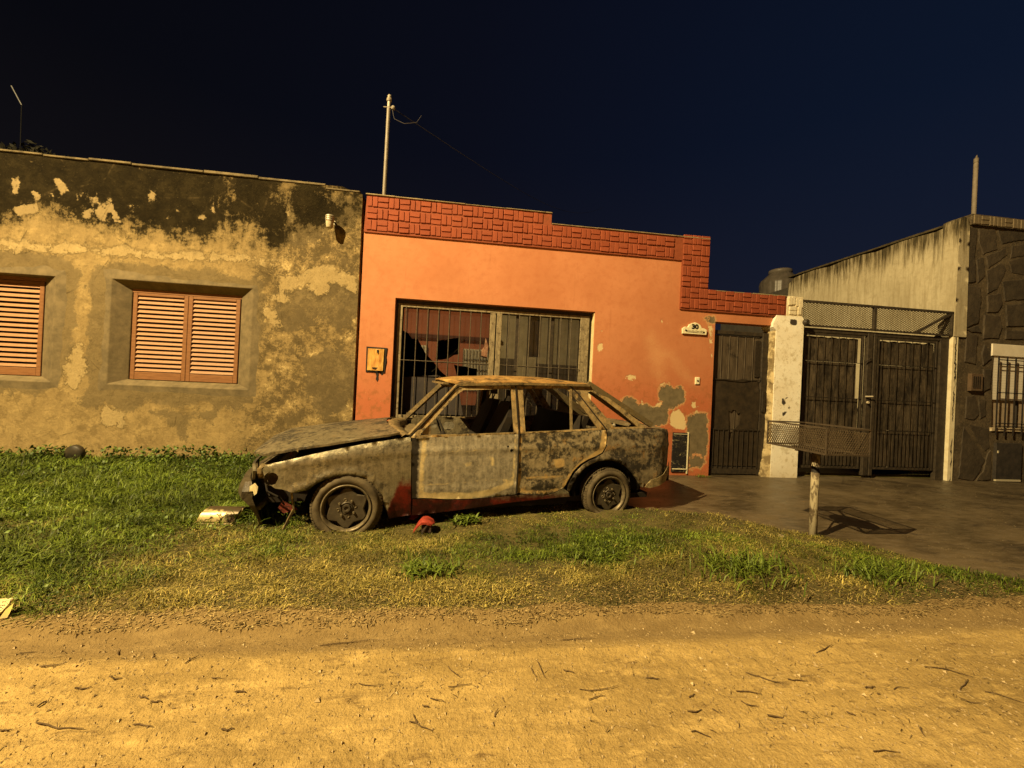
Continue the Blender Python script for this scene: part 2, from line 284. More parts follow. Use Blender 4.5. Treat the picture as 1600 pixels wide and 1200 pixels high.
TWIGS=[((-1.44,1.531),(-1.262,1.499)),((-1.504,1.599),(-1.502,1.627)),((-1.531,1.512),(-1.494,1.51)),((-1.455,1.684),(-1.406,1.694)),((-1.194,1.638),(-1.147,1.617)),((-1.124,1.598),(-1.088,1.595)),((-1.113,1.509),(-1.036,1.484)),((-0.8,1.463),(-0.759,1.465)),((-0.847,1.632),(-0.803,1.62)),((-0.149,1.457),(-0.064,1.414)),((-0.11,1.522),(-0.082,1.509)),((-0.121,1.449),(-0.138,1.478)),((-0.084,1.557),(-0.022,1.535)),((0.167,1.452),(0.184,1.48)),((1.334,1.613),(1.454,1.538)),((1.211,1.517),(1.312,1.494)),((1.19,1.459),(1.247,1.43)),((0.936,1.432),(0.998,1.434)),((1.044,1.437),(1.06,1.412)),((0.982,1.498),(1.018,1.509)),((1.828,1.298),(1.796,1.262)),((1.523,1.215),(1.626,1.213)),((2.25,1.594),(2.423,1.527)),((1.806,1.489),(1.862,1.492)),((1.938,1.481),(2.019,1.483)),((2.178,1.411),(2.238,1.374)),((2.357,1.441),(2.456,1.38)),((0.349,1.691),(0.364,1.645)),((0.532,1.565),(0.702,1.569)),((0.554,1.505),(0.629,1.526)),((-1.379,1.732),(-1.33,1.729)),((-0.626,1.9),(-0.358,1.933)),((0.544,1.88),(0.701,1.892)),((0.386,1.733),(0.402,1.636)),((-1.137,1.796),(-1.115,1.842)),((-1.46,1.876),(-1.498,1.927)),((-1.326,1.885),(-1.276,1.827)),((-0.982,1.709),(-0.945,1.707)),((0.492,1.676),(0.539,1.658)),((0.852,1.61),(0.906,1.6)),((-0.021,1.727),(0.037,1.657)),((-1.879,1.913),(-1.818,1.926)),((1.251,1.388),(1.309,1.378)),((1.8,1.723),(1.942,1.772)),((1.601,1.389),(1.62,1.37)),((-1.686,1.791),(-1.609,1.808)),((1.832,1.463),(1.838,1.452)),((2.245,1.455),(2.375,1.514)),((-0.015,1.608),(0.085,1.626)),((1.497,1.565),(1.58,1.546)),((-0.383,1.647),(-0.278,1.634)),((0.896,1.342),(0.958,1.319))]
MULL=[(0.298,2.331),(0.475,2.334)]
# ================================================================== GROUND
def gridmesh(name,xs,ys,zf,mat,attrs=None,parent=None):
    X,Y=np.meshgrid(xs,ys);Z=zf(X,Y);nx,ny=len(xs),len(ys)
    V=np.stack([X.ravel(),Y.ravel(),Z.ravel()],1)
    i=np.arange((nx-1)*(ny-1));r=i//(nx-1);c=i%(nx-1);a=r*nx+c
    F=np.stack([a,a+1,a+nx+1,a+nx],1)
    me=bpy.data.meshes.new(name);me.vertices.add(len(V));me.vertices.foreach_set('co',V.ravel().astype(np.float32))
    me.loops.add(F.size);me.loops.foreach_set('vertex_index',F.ravel().astype(np.int32))
    me.polygons.add(len(F));me.polygons.foreach_set('loop_start',(np.arange(len(F))*4).astype(np.int32));me.polygons.foreach_set('loop_total',np.full(len(F),4,np.int32))
    me.polygons.foreach_set('use_smooth',np.ones(len(F),bool));me.update(calc_edges=True);me.materials.append(mat)
    if attrs:
        for k,f in attrs.items():
            at=me.attributes.new(k,'FLOAT','POINT');at.data.foreach_set('value',f(X,Y).ravel().astype(np.float32))
    return link(name,me,parent)
def rng_(*seg):
    o=[]
    for a,b,s_ in seg: o+=list(np.arange(a,b,s_))
    o.append(seg[-1][1]); return np.array(o)
DRIVE=[(1.75,5.62),(1.55,4.35),(1.85,3.85),(2.15,3.72),(2.6,3.62),(2.86,3.38),(3.05,3.05),(3.32,2.9),(3.5,2.62),(3.68,2.36),(3.95,2.3),(14.5,2.25),(14.5,5.62)]
def edge_y(x): return 2.07+.10*(fbm(x*.8+3,x*0+1.5,3)-.5)+.05*(vnoise(x*6,x*0)-.5)
def verge_z(x,y):
    z=.035+.05*fbm(x*.9,y*.9,3)+.02*(fbm(x*5,y*5,3)-.5)
    z=z*np.clip((y-edge_y(x)+.06)/.22,0,1)-np.clip((edge_y(x)-y+.01)/.05,0,1)*.06+.03*np.clip((y-4.6)/.9,0,1)*(x<.5)
    z=z-.040*np.exp(-(((x+.2)/1.3)**2+((y-3.15)/.45)**2))
    d=sdf(x,y,DRIVE); return np.where(d>-.02,np.minimum(z,.0)-.03,z)
def road_z(x,y):
    e=edge_y(x)
    z=.012*(fbm(x*.5,y*2.2,3)-.5)
    rough=np.clip((1.86-y)/.10,0,1)*np.clip(fbm(x*.9+40,y*3.,3)*2.2-.45,0,1)
    z=z+rough*(.012*(fbm(x*16,y*26,3)-.5)+.010*np.maximum(0,fbm(x*38+9,y*48,2)-.55)*3)
    z=z+.0035*(fbm(x*30,y*30,3)-.5)
    z=z+.004*np.sin(y*55+1.2*np.sin(x*1.3)+6*vnoise(x*.6,y*0+3))*np.clip((1.75-y)/.2,0,1)*fbm(x*1.2,y*4+9,2)
    z=z-.012*np.exp(-((y-1.95)/.07)**2)+.012*np.exp(-((y-1.80-.03*vnoise(x*2,x*0))/.04)**2)*(.4+fbm(x*7,y*20,2))
    z=z+np.clip((y-e+.08)/.1,0,1)*.03-np.clip((y-e-.10)/.08,0,1)*.09
    return z
m=M('packed_dirt'); st=m.scale(m.co,(.6,1.5,1))
a=m.noise(1.6,5,.6,st); b=m.noise(9,5,.65,st); c=m.noise(55,4,.7); d=m.vor(70,out='Distance'); g=m.noise(160,2,.6)
k=m.mix(m.step(a,.38,.62),(.270,.184,.062),(.395,.272,.094))
k=m.mix(m.step(b,.52,.72),k,(.50,.35,.125)); k=m.mix(m.step(m.noise(7,6,.72,m.scale(m.co,(.5,1.7,1))),.58,.68),k,(.17,.11,.04))
k=m.mix(m.step(c,.58,.75),k,(.52,.38,.16)); k=m.mix(m.math('MULTIPLY',m.step(g,.60,.72),.7),k,(.085,.052,.02))
# the smooth wheel track beside the verge is finer, browner silt
y=m.sep(1); tr=m.math('MULTIPLY',m.step(y,1.80,1.90),.8); k=m.mix(tr,k,m.mix(m.step(b,.4,.7),(.165,.110,.044),(.225,.155,.065)))
k=m.mix(m.math('MULTIPLY',m.step(m.noise(11,7,.75,m.scale(m.co,(.16,1.8,1))),.54,.66),.6),k,(.19,.125,.044)); m.col(k).rough(.95); m.bump(m.noise(26,5,.72),.6,.02).bump(c,.7,.012).bump(m.noise(190,3,.7),.6,.004); MROAD=m.m
m=M('verge_soil'); a=m.noise(4,5,.6); b=m.noise(30,5,.7)
k=m.mix(m.step(a,.4,.6),(.048,.042,.012),(.100,.080,.026)); k=m.mix(m.step(b,.55,.72),k,(.17,.12,.055)); m.col(k).rough(.95).bump(b,.7,.02); MSOIL=m.m
m=M('driveway_concrete'); a=m.noise(1.3,6,.65,m.scale(m.co,(1,1.6,1)),.3); b=m.noise(9,6,.7,m.scale(m.co,(.6,2.2,1)),.2); c=m.noise(60,4,.7)
k=m.mix(m.step(a,.36,.62),(.044,.032,.017),(.115,.084,.043)); k=m.mix(m.math('MULTIPLY',m.step(b,.45,.66),.55),k,(.155,.12,.078)); k=m.mix(m.math('MULTIPLY',m.step(m.noise(3.2,6,.72,m.scale(m.co,(.7,1.5,1))),.56,.66),.75),k,(.033,.024,.016))
k=m.mix(m.math('MULTIPLY',m.step(c,.62,.74),.5),k,(.02,.015,.01)); cr=m.vor(.55,None,'DISTANCE_TO_EDGE'); k=m.mix(m.math('MULTIPLY',m.step(cr,.005,.001),.5),k,(.03,.02,.012))
m.b.inputs['Specular IOR Level'].default_value=.5; m.col(k); m.rough(m.mix(m.step(a,.4,.6),(.33,.33,.33),(.55,.55,.55))).bump(b,.35,.01).bump(c,.4,.004); MDRV=m.m
MEARTH=simple('earth',(.06,.045,.025),(.10,.07,.035),.5)
o=gridmesh('ground',np.linspace(-150,150,31),np.linspace(-150,150,31),lambda x,y:x*0-.16,MEARTH); tag(o,kind='structure',label='bare earth beyond the street')
o=gridmesh('road',rng_((-40,-5,.5),(-5,-3.2,.06),(-3.2,6,.014),(6,8,.1),(8,40,.5)),rng_((-4.6,.9,.25),(.9,2.32,.011)),road_z,MROAD); tag(o,kind='structure',label='rutted dirt road')
o=gridmesh('verge',rng_((-40,-9,.5),(-9,6,.05),(6,40,.4)),rng_((1.9,2.6,.03),(2.6,5.66,.06)),verge_z,MSOIL); tag(o,kind='structure',label='soil verge under the grass')
o=gridmesh('opposite_pavement',np.linspace(-40,40,60),np.linspace(-6.6,-4.5,8),lambda x,y:.02+0*x+.02*fbm(x,y),MSOIL); tag(o,kind='structure',label='pavement across the street')
dz=lambda x,y:.012+.012*(fbm(x*.8,y*.8,3)-.5)+.006*(fbm(x*6,y*6,2)-.5)-.02*np.clip((2.6-y)/.35,0,1)
o=sheet('driveway',DRIVE,[],.12,lambda x,y:(x,y,dz(x,y)),lambda x,y:(x,y,dz(x,y)-.12),MDRV); tag(o,kind='structure',label='stained concrete driveway')
# ================================================================== MATERIALS for walls
m=M('weathered_plaster'); n1=m.noise(2.2,6,.62); n2=m.noise(11,6,.68); n3=m.noise(60,4,.7); vs=m.scale(m.co,(5,1,.8)); nv=m.noise(2.4,5,.7,vs)
n4=m.noise(4.2,12,.84,None,.1)
wob=m.math('MULTIPLY_ADD',m.math('SUBTRACT',n4,.5),.42,m.math('MULTIPLY',m.math('SUBTRACT',n1,.5),.25))
wob2=m.math('MULTIPLY_ADD',m.math('SUBTRACT',n3,.5),.07,m.math('MULTIPLY_ADD',m.math('SUBTRACT',n2,.5),.22,wob))
K=lambda at,w_,a_=-.012,b_=.012: m.step(m.math('ADD',m.attr(at),w_),a_,b_)
base=m.mix(m.step(n4,.38,.58),(.195,.140,.062),(.330,.242,.108))
base=m.mix(m.math('MULTIPLY',m.step(n2,.52,.66),.6),base,(.355,.26,.12)); base=m.mix(m.math('MULTIPLY',m.step(m.noise(7,7,.75),.52,.60),.55),base,(.13,.092,.04)); base=m.mix(m.math('MULTIPLY',m.step(nv,.55,.72),.35),base,(.15,.105,.048))
z=m.sep(2)
zm=K('zone_mottled',m.math('MULTIPLY',wob,2.),-.05,.12); base=m.mix(m.math('MULTIPLY',zm,m.step(n4,.47,.53)),base,(.115,.086,.042)); base=m.mix(m.math('MULTIPLY',m.math('MULTIPLY',zm,m.step(n4,.44,.41)),m.step(n2,.60,.48)),base,(.44,.335,.155)); base=m.mix(m.math('MULTIPLY',m.math('MULTIPLY',zm,m.step(m.noise(13,10,.8),.53,.57)),.7),base,(.085,.063,.030))
base=m.mix(m.math('MULTIPLY',K('cement',wob2,-.012,.014),.72),base,m.mix(m.step(n2,.35,.68),(.092,.071,.038),(.150,.115,.060)))
base=m.mix(m.math('MULTIPLY',K('pale',wob2,-.008,.008),m.step(n3,.26,.46)),base,m.mix(m.step(n2,.4,.7),(.30,.225,.105),(.40,.305,.15)))
zz=m.math('ADD',z,m.math('MULTIPLY',m.math('SUBTRACT',n1,.5),.9)); zz=m.math('ADD',zz,m.math('MULTIPLY',m.math('SUBTRACT',nv,.5),1.1))
mo=m.math('ADD',m.math('MULTIPLY',m.step(zz,2.75,3.7),.55),m.math('MULTIPLY',K('mould',wob2,-.12,.14),.55))
mo=m.math('ADD',mo,m.math('MULTIPLY',m.math('SUBTRACT',n4,.5),1.5)); mo=m.math('ADD',mo,m.math('MULTIPLY',m.math('SUBTRACT',n2,.5),1.0))
base=m.mix(m.math('MULTIPLY',m.step(mo,.05,.48),.8),base,(.058,.043,.018)); base=m.mix(m.math('MULTIPLY',m.step(mo,.42,.60),.96),base,m.mix(m.step(n4,.38,.62),(.0035,.0028,.0012),(.020,.0150,.0060)))
base=m.mix(m.math('MULTIPLY',m.step(m.math('MULTIPLY',m.step(z,2.7,3.3),n3),.64,.68),.45),base,(.15,.115,.055))
base=m.mix(K('spot',m.math('MULTIPLY',wob2,.42),-.006,.006),base,(.24,.18,.088))
cr=m.vor(1.1,None,'DISTANCE_TO_EDGE'); base=m.mix(m.math('MULTIPLY',m.math('MULTIPLY',m.step(cr,.010,.003),m.step(n4,.5,.6)),.7),base,(.06,.043,.02))
pt=m.vor(16); base=m.mix(m.math('MULTIPLY',m.step(pt,.075,.045),m.step(n1,.5,.56)),base,(.06,.042,.02))
m.b.inputs['Specular IOR Level'].default_value=.06; m.col(base).rough(.95); m.bump(K('pale',wob2,-.008,.008),.5,.008).bump(n4,.7,.02).bump(n3,.5,.006).bump(m.step(n4,.45,.53),.25,.006); MPLAST=m.m
m=M('orange_paint'); n1=m.noise(1.7,5,.6); n2=m.noise(10,6,.68); n3=m.noise(90,4,.7)
wob=m.math('MULTIPLY_ADD',m.math('SUBTRACT',n2,.5),.17,m.math('MULTIPLY',m.math('SUBTRACT',m.noise(38,4,.7),.5),.09))
K=lambda at,w_,a_=-.006,b_=.006: m.step(m.math('ADD',m.attr(at),w_),a_,b_)
z=m.sep(2)
base=m.mix(m.step(n1,.35,.7),(.435,.168,.072),(.51,.213,.098)); base=m.mix(m.math('MULTIPLY',m.step(n2,.48,.68),.5),base,(.385,.130,.052)); base=m.mix(m.math('MULTIPLY',m.step(m.sep(0),1.9,3.2),.35),base,(.36,.125,.052))
base=m.mix(m.math('MULTIPLY',m.step(m.math('ADD',z,m.math('MULTIPLY',n1,-1.6)),.95,.1),.75),base,(.40,.105,.040))
base=m.mix(m.math('MULTIPLY',K('light',m.math('MULTIPLY',wob,2.5),-.08,.12),.5),base,(.56,.30,.14))
grime=m.math('MULTIPLY',m.step(m.math('ADD',z,m.math('MULTIPLY',n1,-.5)),1.35,.75),m.step(n2,.50,.62)); base=m.mix(m.math('MULTIPLY',grime,.7),base,(.26,.105,.035))
st=m.noise(2.5,5,.7,m.scale(m.co,(7,1,.5))); base=m.mix(m.math('MULTIPLY',m.step(st,.60,.75),.35),base,(.28,.095,.035))
sp=m.math('MULTIPLY',m.step(m.noise(34,3,.6),.66,.70),m.step(m.math('ADD',n1,m.math('MULTIPLY',z,-.2)),.15,.3)); base=m.mix(m.math('MULTIPLY',sp,.6),base,(.62,.36,.17))
ce=K('cement',wob); base=m.mix(K('pale',m.math('MULTIPLY',wob,.7)),base,(.60,.46,.24)); base=m.mix(m.step(m.math('ADD',m.attr('cement'),wob),-.035,-.012),base,m.mix(.6,base,(.56,.36,.16)))
base=m.mix(ce,base,m.mix(m.step(n2,.35,.65),(.105,.083,.046),(.175,.138,.078)))
m.col(base).rough(.85); m.bump(m.math('SUBTRACT',1,m.math('MAXIMUM',ce,K('pale',wob))),.5,.006).bump(n3,.35,.004).bump(n2,.25,.01); MORANGE=m.m
m=M('white_limewash'); n1=m.noise(3,5,.6); n2=m.noise(16,6,.7); z=m.sep(2)
base=m.mix(m.step(n1,.4,.65),(.88,.84,.70),(.80,.73,.57)); base=m.mix(m.math('MULTIPLY',m.step(n2,.55,.72),.6),base,(.48,.39,.22))
base=m.mix(m.math('MULTIPLY',m.step(m.noise(45,4,.7),.62,.70),.75),base,(.16,.12,.06)); base=m.mix(m.math('MULTIPLY',m.step(m.noise(8,8,.78),.53,.60),.45),base,(.50,.41,.24)); base=m.mix(m.step(m.math('ADD',m.attr('scribble'),m.math('MULTIPLY',m.math('SUBTRACT',n2,.5),.03)),-.002,.004),base,(.05,.04,.03))
base=m.mix(m.math('MULTIPLY',m.step(m.math('ADD',z,m.math('MULTIPLY',n1,.4)),.42,.2),.4),base,(.45,.34,.17)); m.col(base).rough(.9).bump(n2,.35,.008).bump(m.noise(60,3,.7),.3,.004); MWHITE=m.m
m=M('streaked_limewash'); n1=m.noise(1.5,5,.6); nv=m.noise(2.2,6,.72,m.scale(m.co,(9,9,.7))); n2=m.noise(14,5,.7); z=m.sep(2)
base=m.mix(m.step(n1,.35,.65),(.50,.44,.30),(.40,.345,.225)); base=m.mix(m.math('MULTIPLY',m.step(nv,.45,.65),.6),base,(.26,.21,.12)); base=m.mix(m.math('MULTIPLY',m.step(n2,.5,.68),.5),base,(.30,.245,.15))
mo=m.math('ADD',m.step(z,3.3,4.25),m.math('MULTIPLY',m.math('SUBTRACT',nv,.5),1.5)); base=m.mix(m.step(mo,.6,1.0),base,(.12,.095,.05)); base=m.mix(m.step(mo,.95,1.15),base,(.03,.024,.012))
m.col(base).rough(.93).bump(n2,.4,.01); MSIDE=m.m
MCAP=simple('cap_mortar',(.16,.12,.06),(.30,.24,.13),14)
MROOF=simple('roof_membrane',(.04,.035,.03),(.07,.06,.045),6)
# red painted basket-weave cladding
def redm(name,a_,b_):
    m=M(name); n=m.noise(14,5,.65); f=m.noise(110,4,.7); k=m.mix(m.step(n,.35,.65),a_,b_); k=m.mix(m.math('MULTIPLY',m.step(f,.6,.72),.6),k,(.085,.022,.01)); k=m.mix(m.math('MULTIPLY',m.step(m.noise(5,5,.7),.6,.7),.5),k,(.11,.045,.016)); m.col(k).rough(.8).bump(f,.5,.004).bump(n,.3,.01); return m.m
MBR=[redm('red_brick_paint',(.235,.052,.020),(.275,.066,.026)),redm('faded_red_brick_paint',(.255,.062,.026),(.215,.048,.018)),redm('dull_red_brick_paint',(.21,.046,.017),(.245,.056,.022))]
MRM=redm('red_mortar',(.20,.048,.018),(.24,.062,.024))
MWB=simple('cream_brick_paint',(.72,.65,.48),(.55,.46,.28),25)
# ================================================================== STUCCO HOUSE (left)
stucco=empty('stucco_house',(-5,5.5,0)); tag(stucco,'low house of mould-stained peeling ochre plaster with two shuttered windows','house')
inv=lambda o,p:(setattr(o,'matrix_parent_inverse',Matrix.Translation(-p.location)) or o)
def P_(o,p): o.parent=p; inv(o,p); return o
bumpy=lambda x,z,s=1:(fbm(x*1.1+3,z*1.1,3)-.5)*.03*s+(fbm(x*6+9,z*6,3)-.5)*.010*s
top=[(-14,3.90),(-11,3.87)]
xs=np.arange(-9,-1.6,.12); ol=[(-1.53,-.1),(-1.53,3.78)]
for i,x in enumerate(xs[::-1]): ol.append((float(x),3.865+float((fbm(np.array([x*2.]),np.array([4.]),3)[0]-.5)*.06)-(.05 if x>-1.8 else 0)))
ol+=[(-14,3.88),(-14,-.1)]
WIN=[(-4.56,-2.87,1.035,2.385),(-6.85,-5.19,1.03,2.36)]
# the wall face is stepped back behind each raised surround
holes=[[(a,c),(b,c),(b,d),(a,d)] for a,b,c,d in WIN]
o=sheet('wall',ol,holes,.055,lambda x,z:(x,5.5+bumpy(x,z),z),lambda x,z:(x,x*0+5.75,z),MPLAST,attrs=dict(cement=sdfs(CEM_L),pale=sdfs(PALE_L[:6]),spot=sdfs(SPOT_L),mould=sdfs(MOULD_L),zone_mottled=lambda x,z:np.minimum(x+3.0,3.75-z)*.5))
P_(o,stucco)
m=M('smooth_grey_render'); n=m.noise(9,6,.65); k=m.mix(m.step(n,.36,.66),(.098,.076,.040),(.165,.126,.066)); k=m.mix(m.math('MULTIPLY',m.step(m.noise(3,5,.7),.55,.68),.6),k,(.10,.076,.04)); m.col(k).rough(.9).bump(n,.3,.008).bump(m.noise(70,3,.6),.3,.003); MREND=m.m
MWOOD=[]
for i,(a_,b_) in enumerate((((.155,.068,.026),(.22,.102,.040)),((.235,.120,.056),(.33,.180,.088)))):
    m=M(('varnished_wood','worn_slat_wood')[i]); n=m.noise(6,6,.65,m.scale(m.co,(1.5,6,14))); k=m.mix(m.step(n,.35,.65),a_,b_); k=m.mix(m.math('MULTIPLY',m.step(m.noise(40,3,.6),.62,.72),.5),k,(.10,.035,.014)); m.col(k).rough(.6).bump(n,.2,.003); MWOOD.append(m.m)
slat_me=None
def slat_mesh(w):
    b=MB(); L=w/2
    for p in [0]:
        prof=[(-.010,.004),(-.012,-.012),(.012,-.003),(.016,.014)]  # y,z
        prof=[(-.016,-.019),(-.010,-.022),(.014,.016),(.008,.021)]
        V=[(s*L,y,z) for s in (-1,1) for y,z in prof]
        b.add(V,[(0,1,2,3)[::-1],(4,5,6,7),(0,4,5,1)[::-1],(1,5,6,2)[::-1],(2,6,7,3)[::-1],(3,7,4,0)[::-1]])
    me=bpy.data.meshes.new('slat'); me.from_pydata(b.V,[],b.F); me.materials.append(MWOOD[1]); me.update(); return me
def shutter(x0,x1,z0,z1,ns,parent):
    y0,y1=5.598,5.635; s=.052; b=MB()
    b.box(x0,x0+s,y0,y1,z0,z1,.004);b.box(x1-s,x1,y0,y1,z0,z1,.004)
    b.box(x0+s,x1-s,y0+.001,y1,z0,z0+.10,.004);b.box(x0+s,x1-s,y0+.001,y1,z1-.035,z1,.004)
    fr=b.build('shutter',MWOOD[0]); P_(fr,parent)
    me=slat_mesh(x1-x0-2*s-.004); n=ns
    for i in range(n):
        zz=z0+.10+.030+(z1-.05-z0-.14)*i/(n-1)
        q=link('slat',me); q.parent=fr; q.matrix_parent_inverse=Matrix.Identity(4); q.location=((x0+x1)/2,y0+.018+random.uniform(-.001,.001),zz); q.rotation_euler=(random.uniform(-.05,.05),0,random.uniform(-.002,.002))
        # fr sits at world origin offset by stucco: keep local coordinates equal to world ones
    return fr
for wi,(a,b_,c,d) in enumerate(WIN):
    sh=[(-4.385,-3.722),(-3.718,-3.078)] if wi==0 else [(-6.70,-6.072),(-6.068,-5.415)]
    zb,zt=(1.108,2.245) if wi==0 else (1.095,2.30)
    # splayed surround
    oy,iy=5.489,5.60; X0,X1=sh[0][0]-.012,sh[1][1]+.012
    O=[(a,c),(b_,c),(b_,d),(a,d)]; I=[(X0,zb-.006),(X1,zb-.006),(X1,zt+.05),(X0,zt+.05)]
    bo=.15; E_=[(a-bo,c-bo),(b_+bo,c-bo),(b_+bo,d+bo),(a-bo,d+bo)]
    B=MB(); V=[(x,5.56,z) for x,z in E_]+[(x,5.510,z) for x,z in E_]+[(x,oy,z) for x,z in O]+[(x,iy,z) for x,z in I]+[(x,5.74,z) for x,z in I]
    F=[(l*4+i,l*4+(i+1)%4,l*4+4+(i+1)%4,l*4+4+i) for l in range(4) for i in range(4)]
    B.add(V,F); so=B.build('window_surround',MREND); P_(so,stucco)
    bv=so.modifiers.new('b','BEVEL'); bv.width=.008; bv.segments=2
    for s0,s1 in sh: shutter(s0,s1,zb,zt,17,stucco)
    B=MB().box(X0,X1,5.60,5.64,zt+.005,zt+.05); P_(B.build('shutter_head_rail',MWOOD[0]),stucco)
    B=MB().box(X0-.05,X1+.05,5.70,5.73,zb-.05,zt+.06); P_(B.build('window_pane',simple('dark_glass',(.01,.01,.01),rough=.1)),stucco)
B=MB().box(-14,-1.55,5.75,14,3.45,3.6).box(-14,-13.8,5.75,14,0,3.45).box(-14,-1.55,13.8,14,0,3.45); P_(B.build('roof_slab',MROOF),stucco)
# raised grey band line above the windows, crumbling coping along the top
B=MB()
x=-14
while x<-1.6:
    L=random.uniform(.35,.9); x1=min(x+L,-1.56); hh=random.uniform(.018,.035)
    zt=3.862+float((fbm(np.array([x*2.]),np.array([4.]),3)[0]-.5)*.06)-(.05 if x1>-1.8 else 0)
    B.box(x,x1-.006,5.475+random.uniform(0,.012),5.76,zt-.005,zt+hh,.006); x=x1
P_(B.build('coping',simple('mouldy_coping',(.055,.042,.018),(.15,.115,.055),9)),stucco)
# bulkhead jar lamp on the stucco wall
ml=simple('aged_aluminium',(.42,.38,.28),(.28,.24,.16),30,.45,metal=.5)
wl=empty('wall_lamp',(-1.9,5.5,3.33)); tag(wl,'ribbed metal jar lamp fixed high on the stained ochre wall','wall lamp')
B=MB().lathe([(0,.075),(.045,.075),(.058,.06),(.058,.045),(.050,.04),(.058,.034),(.058,.02),(.051,.015),(.056,.01),(.054,-.005),(.050,-.01)],24,'z',(0,-.13,.0)); b2=B.build('lamp_cap',ml,wl,True)
B=MB().lathe([(.049,-.008),(.047,-.04),(.040,-.085),(.034,-.095),(0,-.096)],24,'z',(0,-.13,0)); B.build('lamp_glass',simple('dusty_glass',(.52,.46,.30),(.38,.33,.2),30,.3),wl,True)
B=MB().tube([(0,.01,.03),(0,-.05,.06),(0,-.10,.06)],.012,8).lathe([(0,0),(.032,0),(.032,-.012),(0,-.012)],16,'y',(0,.0,.03)); B.build('bracket',ml,wl)
# ================================================================== ORANGE HOUSE
house=empty('orange_house',(1,5.5,0)); tag(house,'orange painted house with red basket-weave parapet and peeling lower wall','house')
ol=[(-1.49,-.1),(3.76,-.1),(3.76,2.385),(4.70,2.385),(4.70,2.53),(3.19,2.53),(3.19,3.29),(-1.49,3.27)]
ol=[(-1.49,-.1),(-1.03,-.1),(-1.03,2.4),(1.845,2.4),(1.845,-.1),(3.76,-.1),(3.76,2.385),(4.72,2.385),(4.72,2.56),(3.19,2.56),(3.19,3.32),(-1.49,3.32)]
oat=dict(cement=sdfs(CEM_O),pale=sdfs(PALE_O),light=sdfs(LIGHT_O))
o=sheet('wall',ol,[],.05,lambda x,z:(x,5.5+bumpy(x,z,.35),z),lambda x,z:(x,x*0+5.66,z),MORANGE,attrs=oat); P_(o,house)
MJAMB=simple('cream_jamb_paint',(.70,.60,.36),(.55,.45,.22),12)
B=MB().box(1.835,1.8445,5.515,5.655,0,2.39,.0); P_(B.build('door_jamb',MJAMB),house)
B=MB().box(-1.4,3.6,5.68,13,3.3,3.42).box(3.5,3.6,5.7,13,0,3.3).box(-1.4,-1.3,5.7,13,0,3.3).box(-1.4,3.6,8.9,9,0,3.3); P_(B.build('roof_slab',MROOF),house)
B=MB().box(-1.3,3.5,5.7,8.9,.0,.03); P_(B.build('interior_floor',simple('dark_floor',(.05,.04,.03))),house)
# parapet: mortar back panel, then every brick its own piece
par=MB(); par.prism([(-1.49,3.27),(3.16,3.27),(3.16,2.53),(4.925,2.53),(4.925,2.845),(3.60,2.845),(3.60,3.62),(1.12,3.62),(1.12,3.775),(-1.47,3.775)],5.478,5.66)
parapet=par.build('parapet',MRM); P_(parapet,house)
B=MB()
for x0,x1,zt in ((-1.48,1.13,3.775),(1.13,3.61,3.62),(3.61,4.94,2.845)):
    x=x0
    while x<x1-.05:
        e=min(x+random.uniform(.3,.8),x1); P_(MB().box(x,e-.004,5.455+random.uniform(0,.01),5.67,zt,zt+random.uniform(.010,.020),.004).build('coping',MCAP),house); x=e
def brick_me(L,H,seed,mat):
    r=random.Random(seed); n=8; poly=[]
    for sx,sz in ((-1,-1),(1,-1),(1,1),(-1,1)):
        cx=sx*(L/2-.009);cz=sz*(H/2-.008)
        for k in range(2):
            a=math.atan2(sz,sx)+(-.5+k)*.9; poly.append((cx+.012*math.cos(a)+r.uniform(-.003,.003),cz+.010*math.sin(a)+r.uniform(-.003,.003)))
    poly.sort(key=lambda p:math.atan2(p[1],p[0]))
    b=MB().prism(poly,0,.024,.007); me=bpy.data.meshes.new('brick'); me.from_pydata([tuple(v) for v in b.V],[],b.F); me.materials.append(mat); me.update(); return me
BR=[brick_me(.136,.064,i,MBR[i%3]) for i in range(6)]; BRW=[brick_me(.128,.058,20+i,MWB) for i in range(3)]
def put_brick(x,z,vert,parent,meshes=BR,y=5.464,off=None):
    q=link('brick',random.choice(meshes)); q.location=(x,y+random.uniform(-.003,.004),z); q.rotation_euler=(0,(PI/2 if vert else 0)+random.uniform(-.03,.03),0); q.scale=(random.uniform(.96,1.03),1,random.uniform(.95,1.04)); q.parent=parent; q.matrix_parent_inverse=Matrix.Identity(4)
    q.parent=parent; return q
U=.1445
def weave(x0,z0,nx,nz,parent,ph=0,meshes=BR,skip=lambda i,j:False):
    for j in range(nz):
        for i in range(nx):
            if skip(i,j): continue
            cx=x0+(i+.5)*U;cz=z0+(j+.5)*U*1.12
            v=(i+j+ph)%2==0
            for s in (-1,1):
                if v: put_brick(cx+s*.0355,cz,True,parent,meshes)
                else: put_brick(cx,cz+s*.0375,False,parent,meshes)
n1=int((1.12+1.47)/U)
weave(-1.46,3.285,int(4.6/U),2,parapet)      # two lower courses along the whole front
weave(-1.46,3.285+2*U*1.12,n1,1,parapet)     # third course on the high part
weave(3.165,2.545,3,7,parapet,1,skip=lambda i,j:j>6)
weave(3.165+3*U,2.545,9,2,parapet,0)
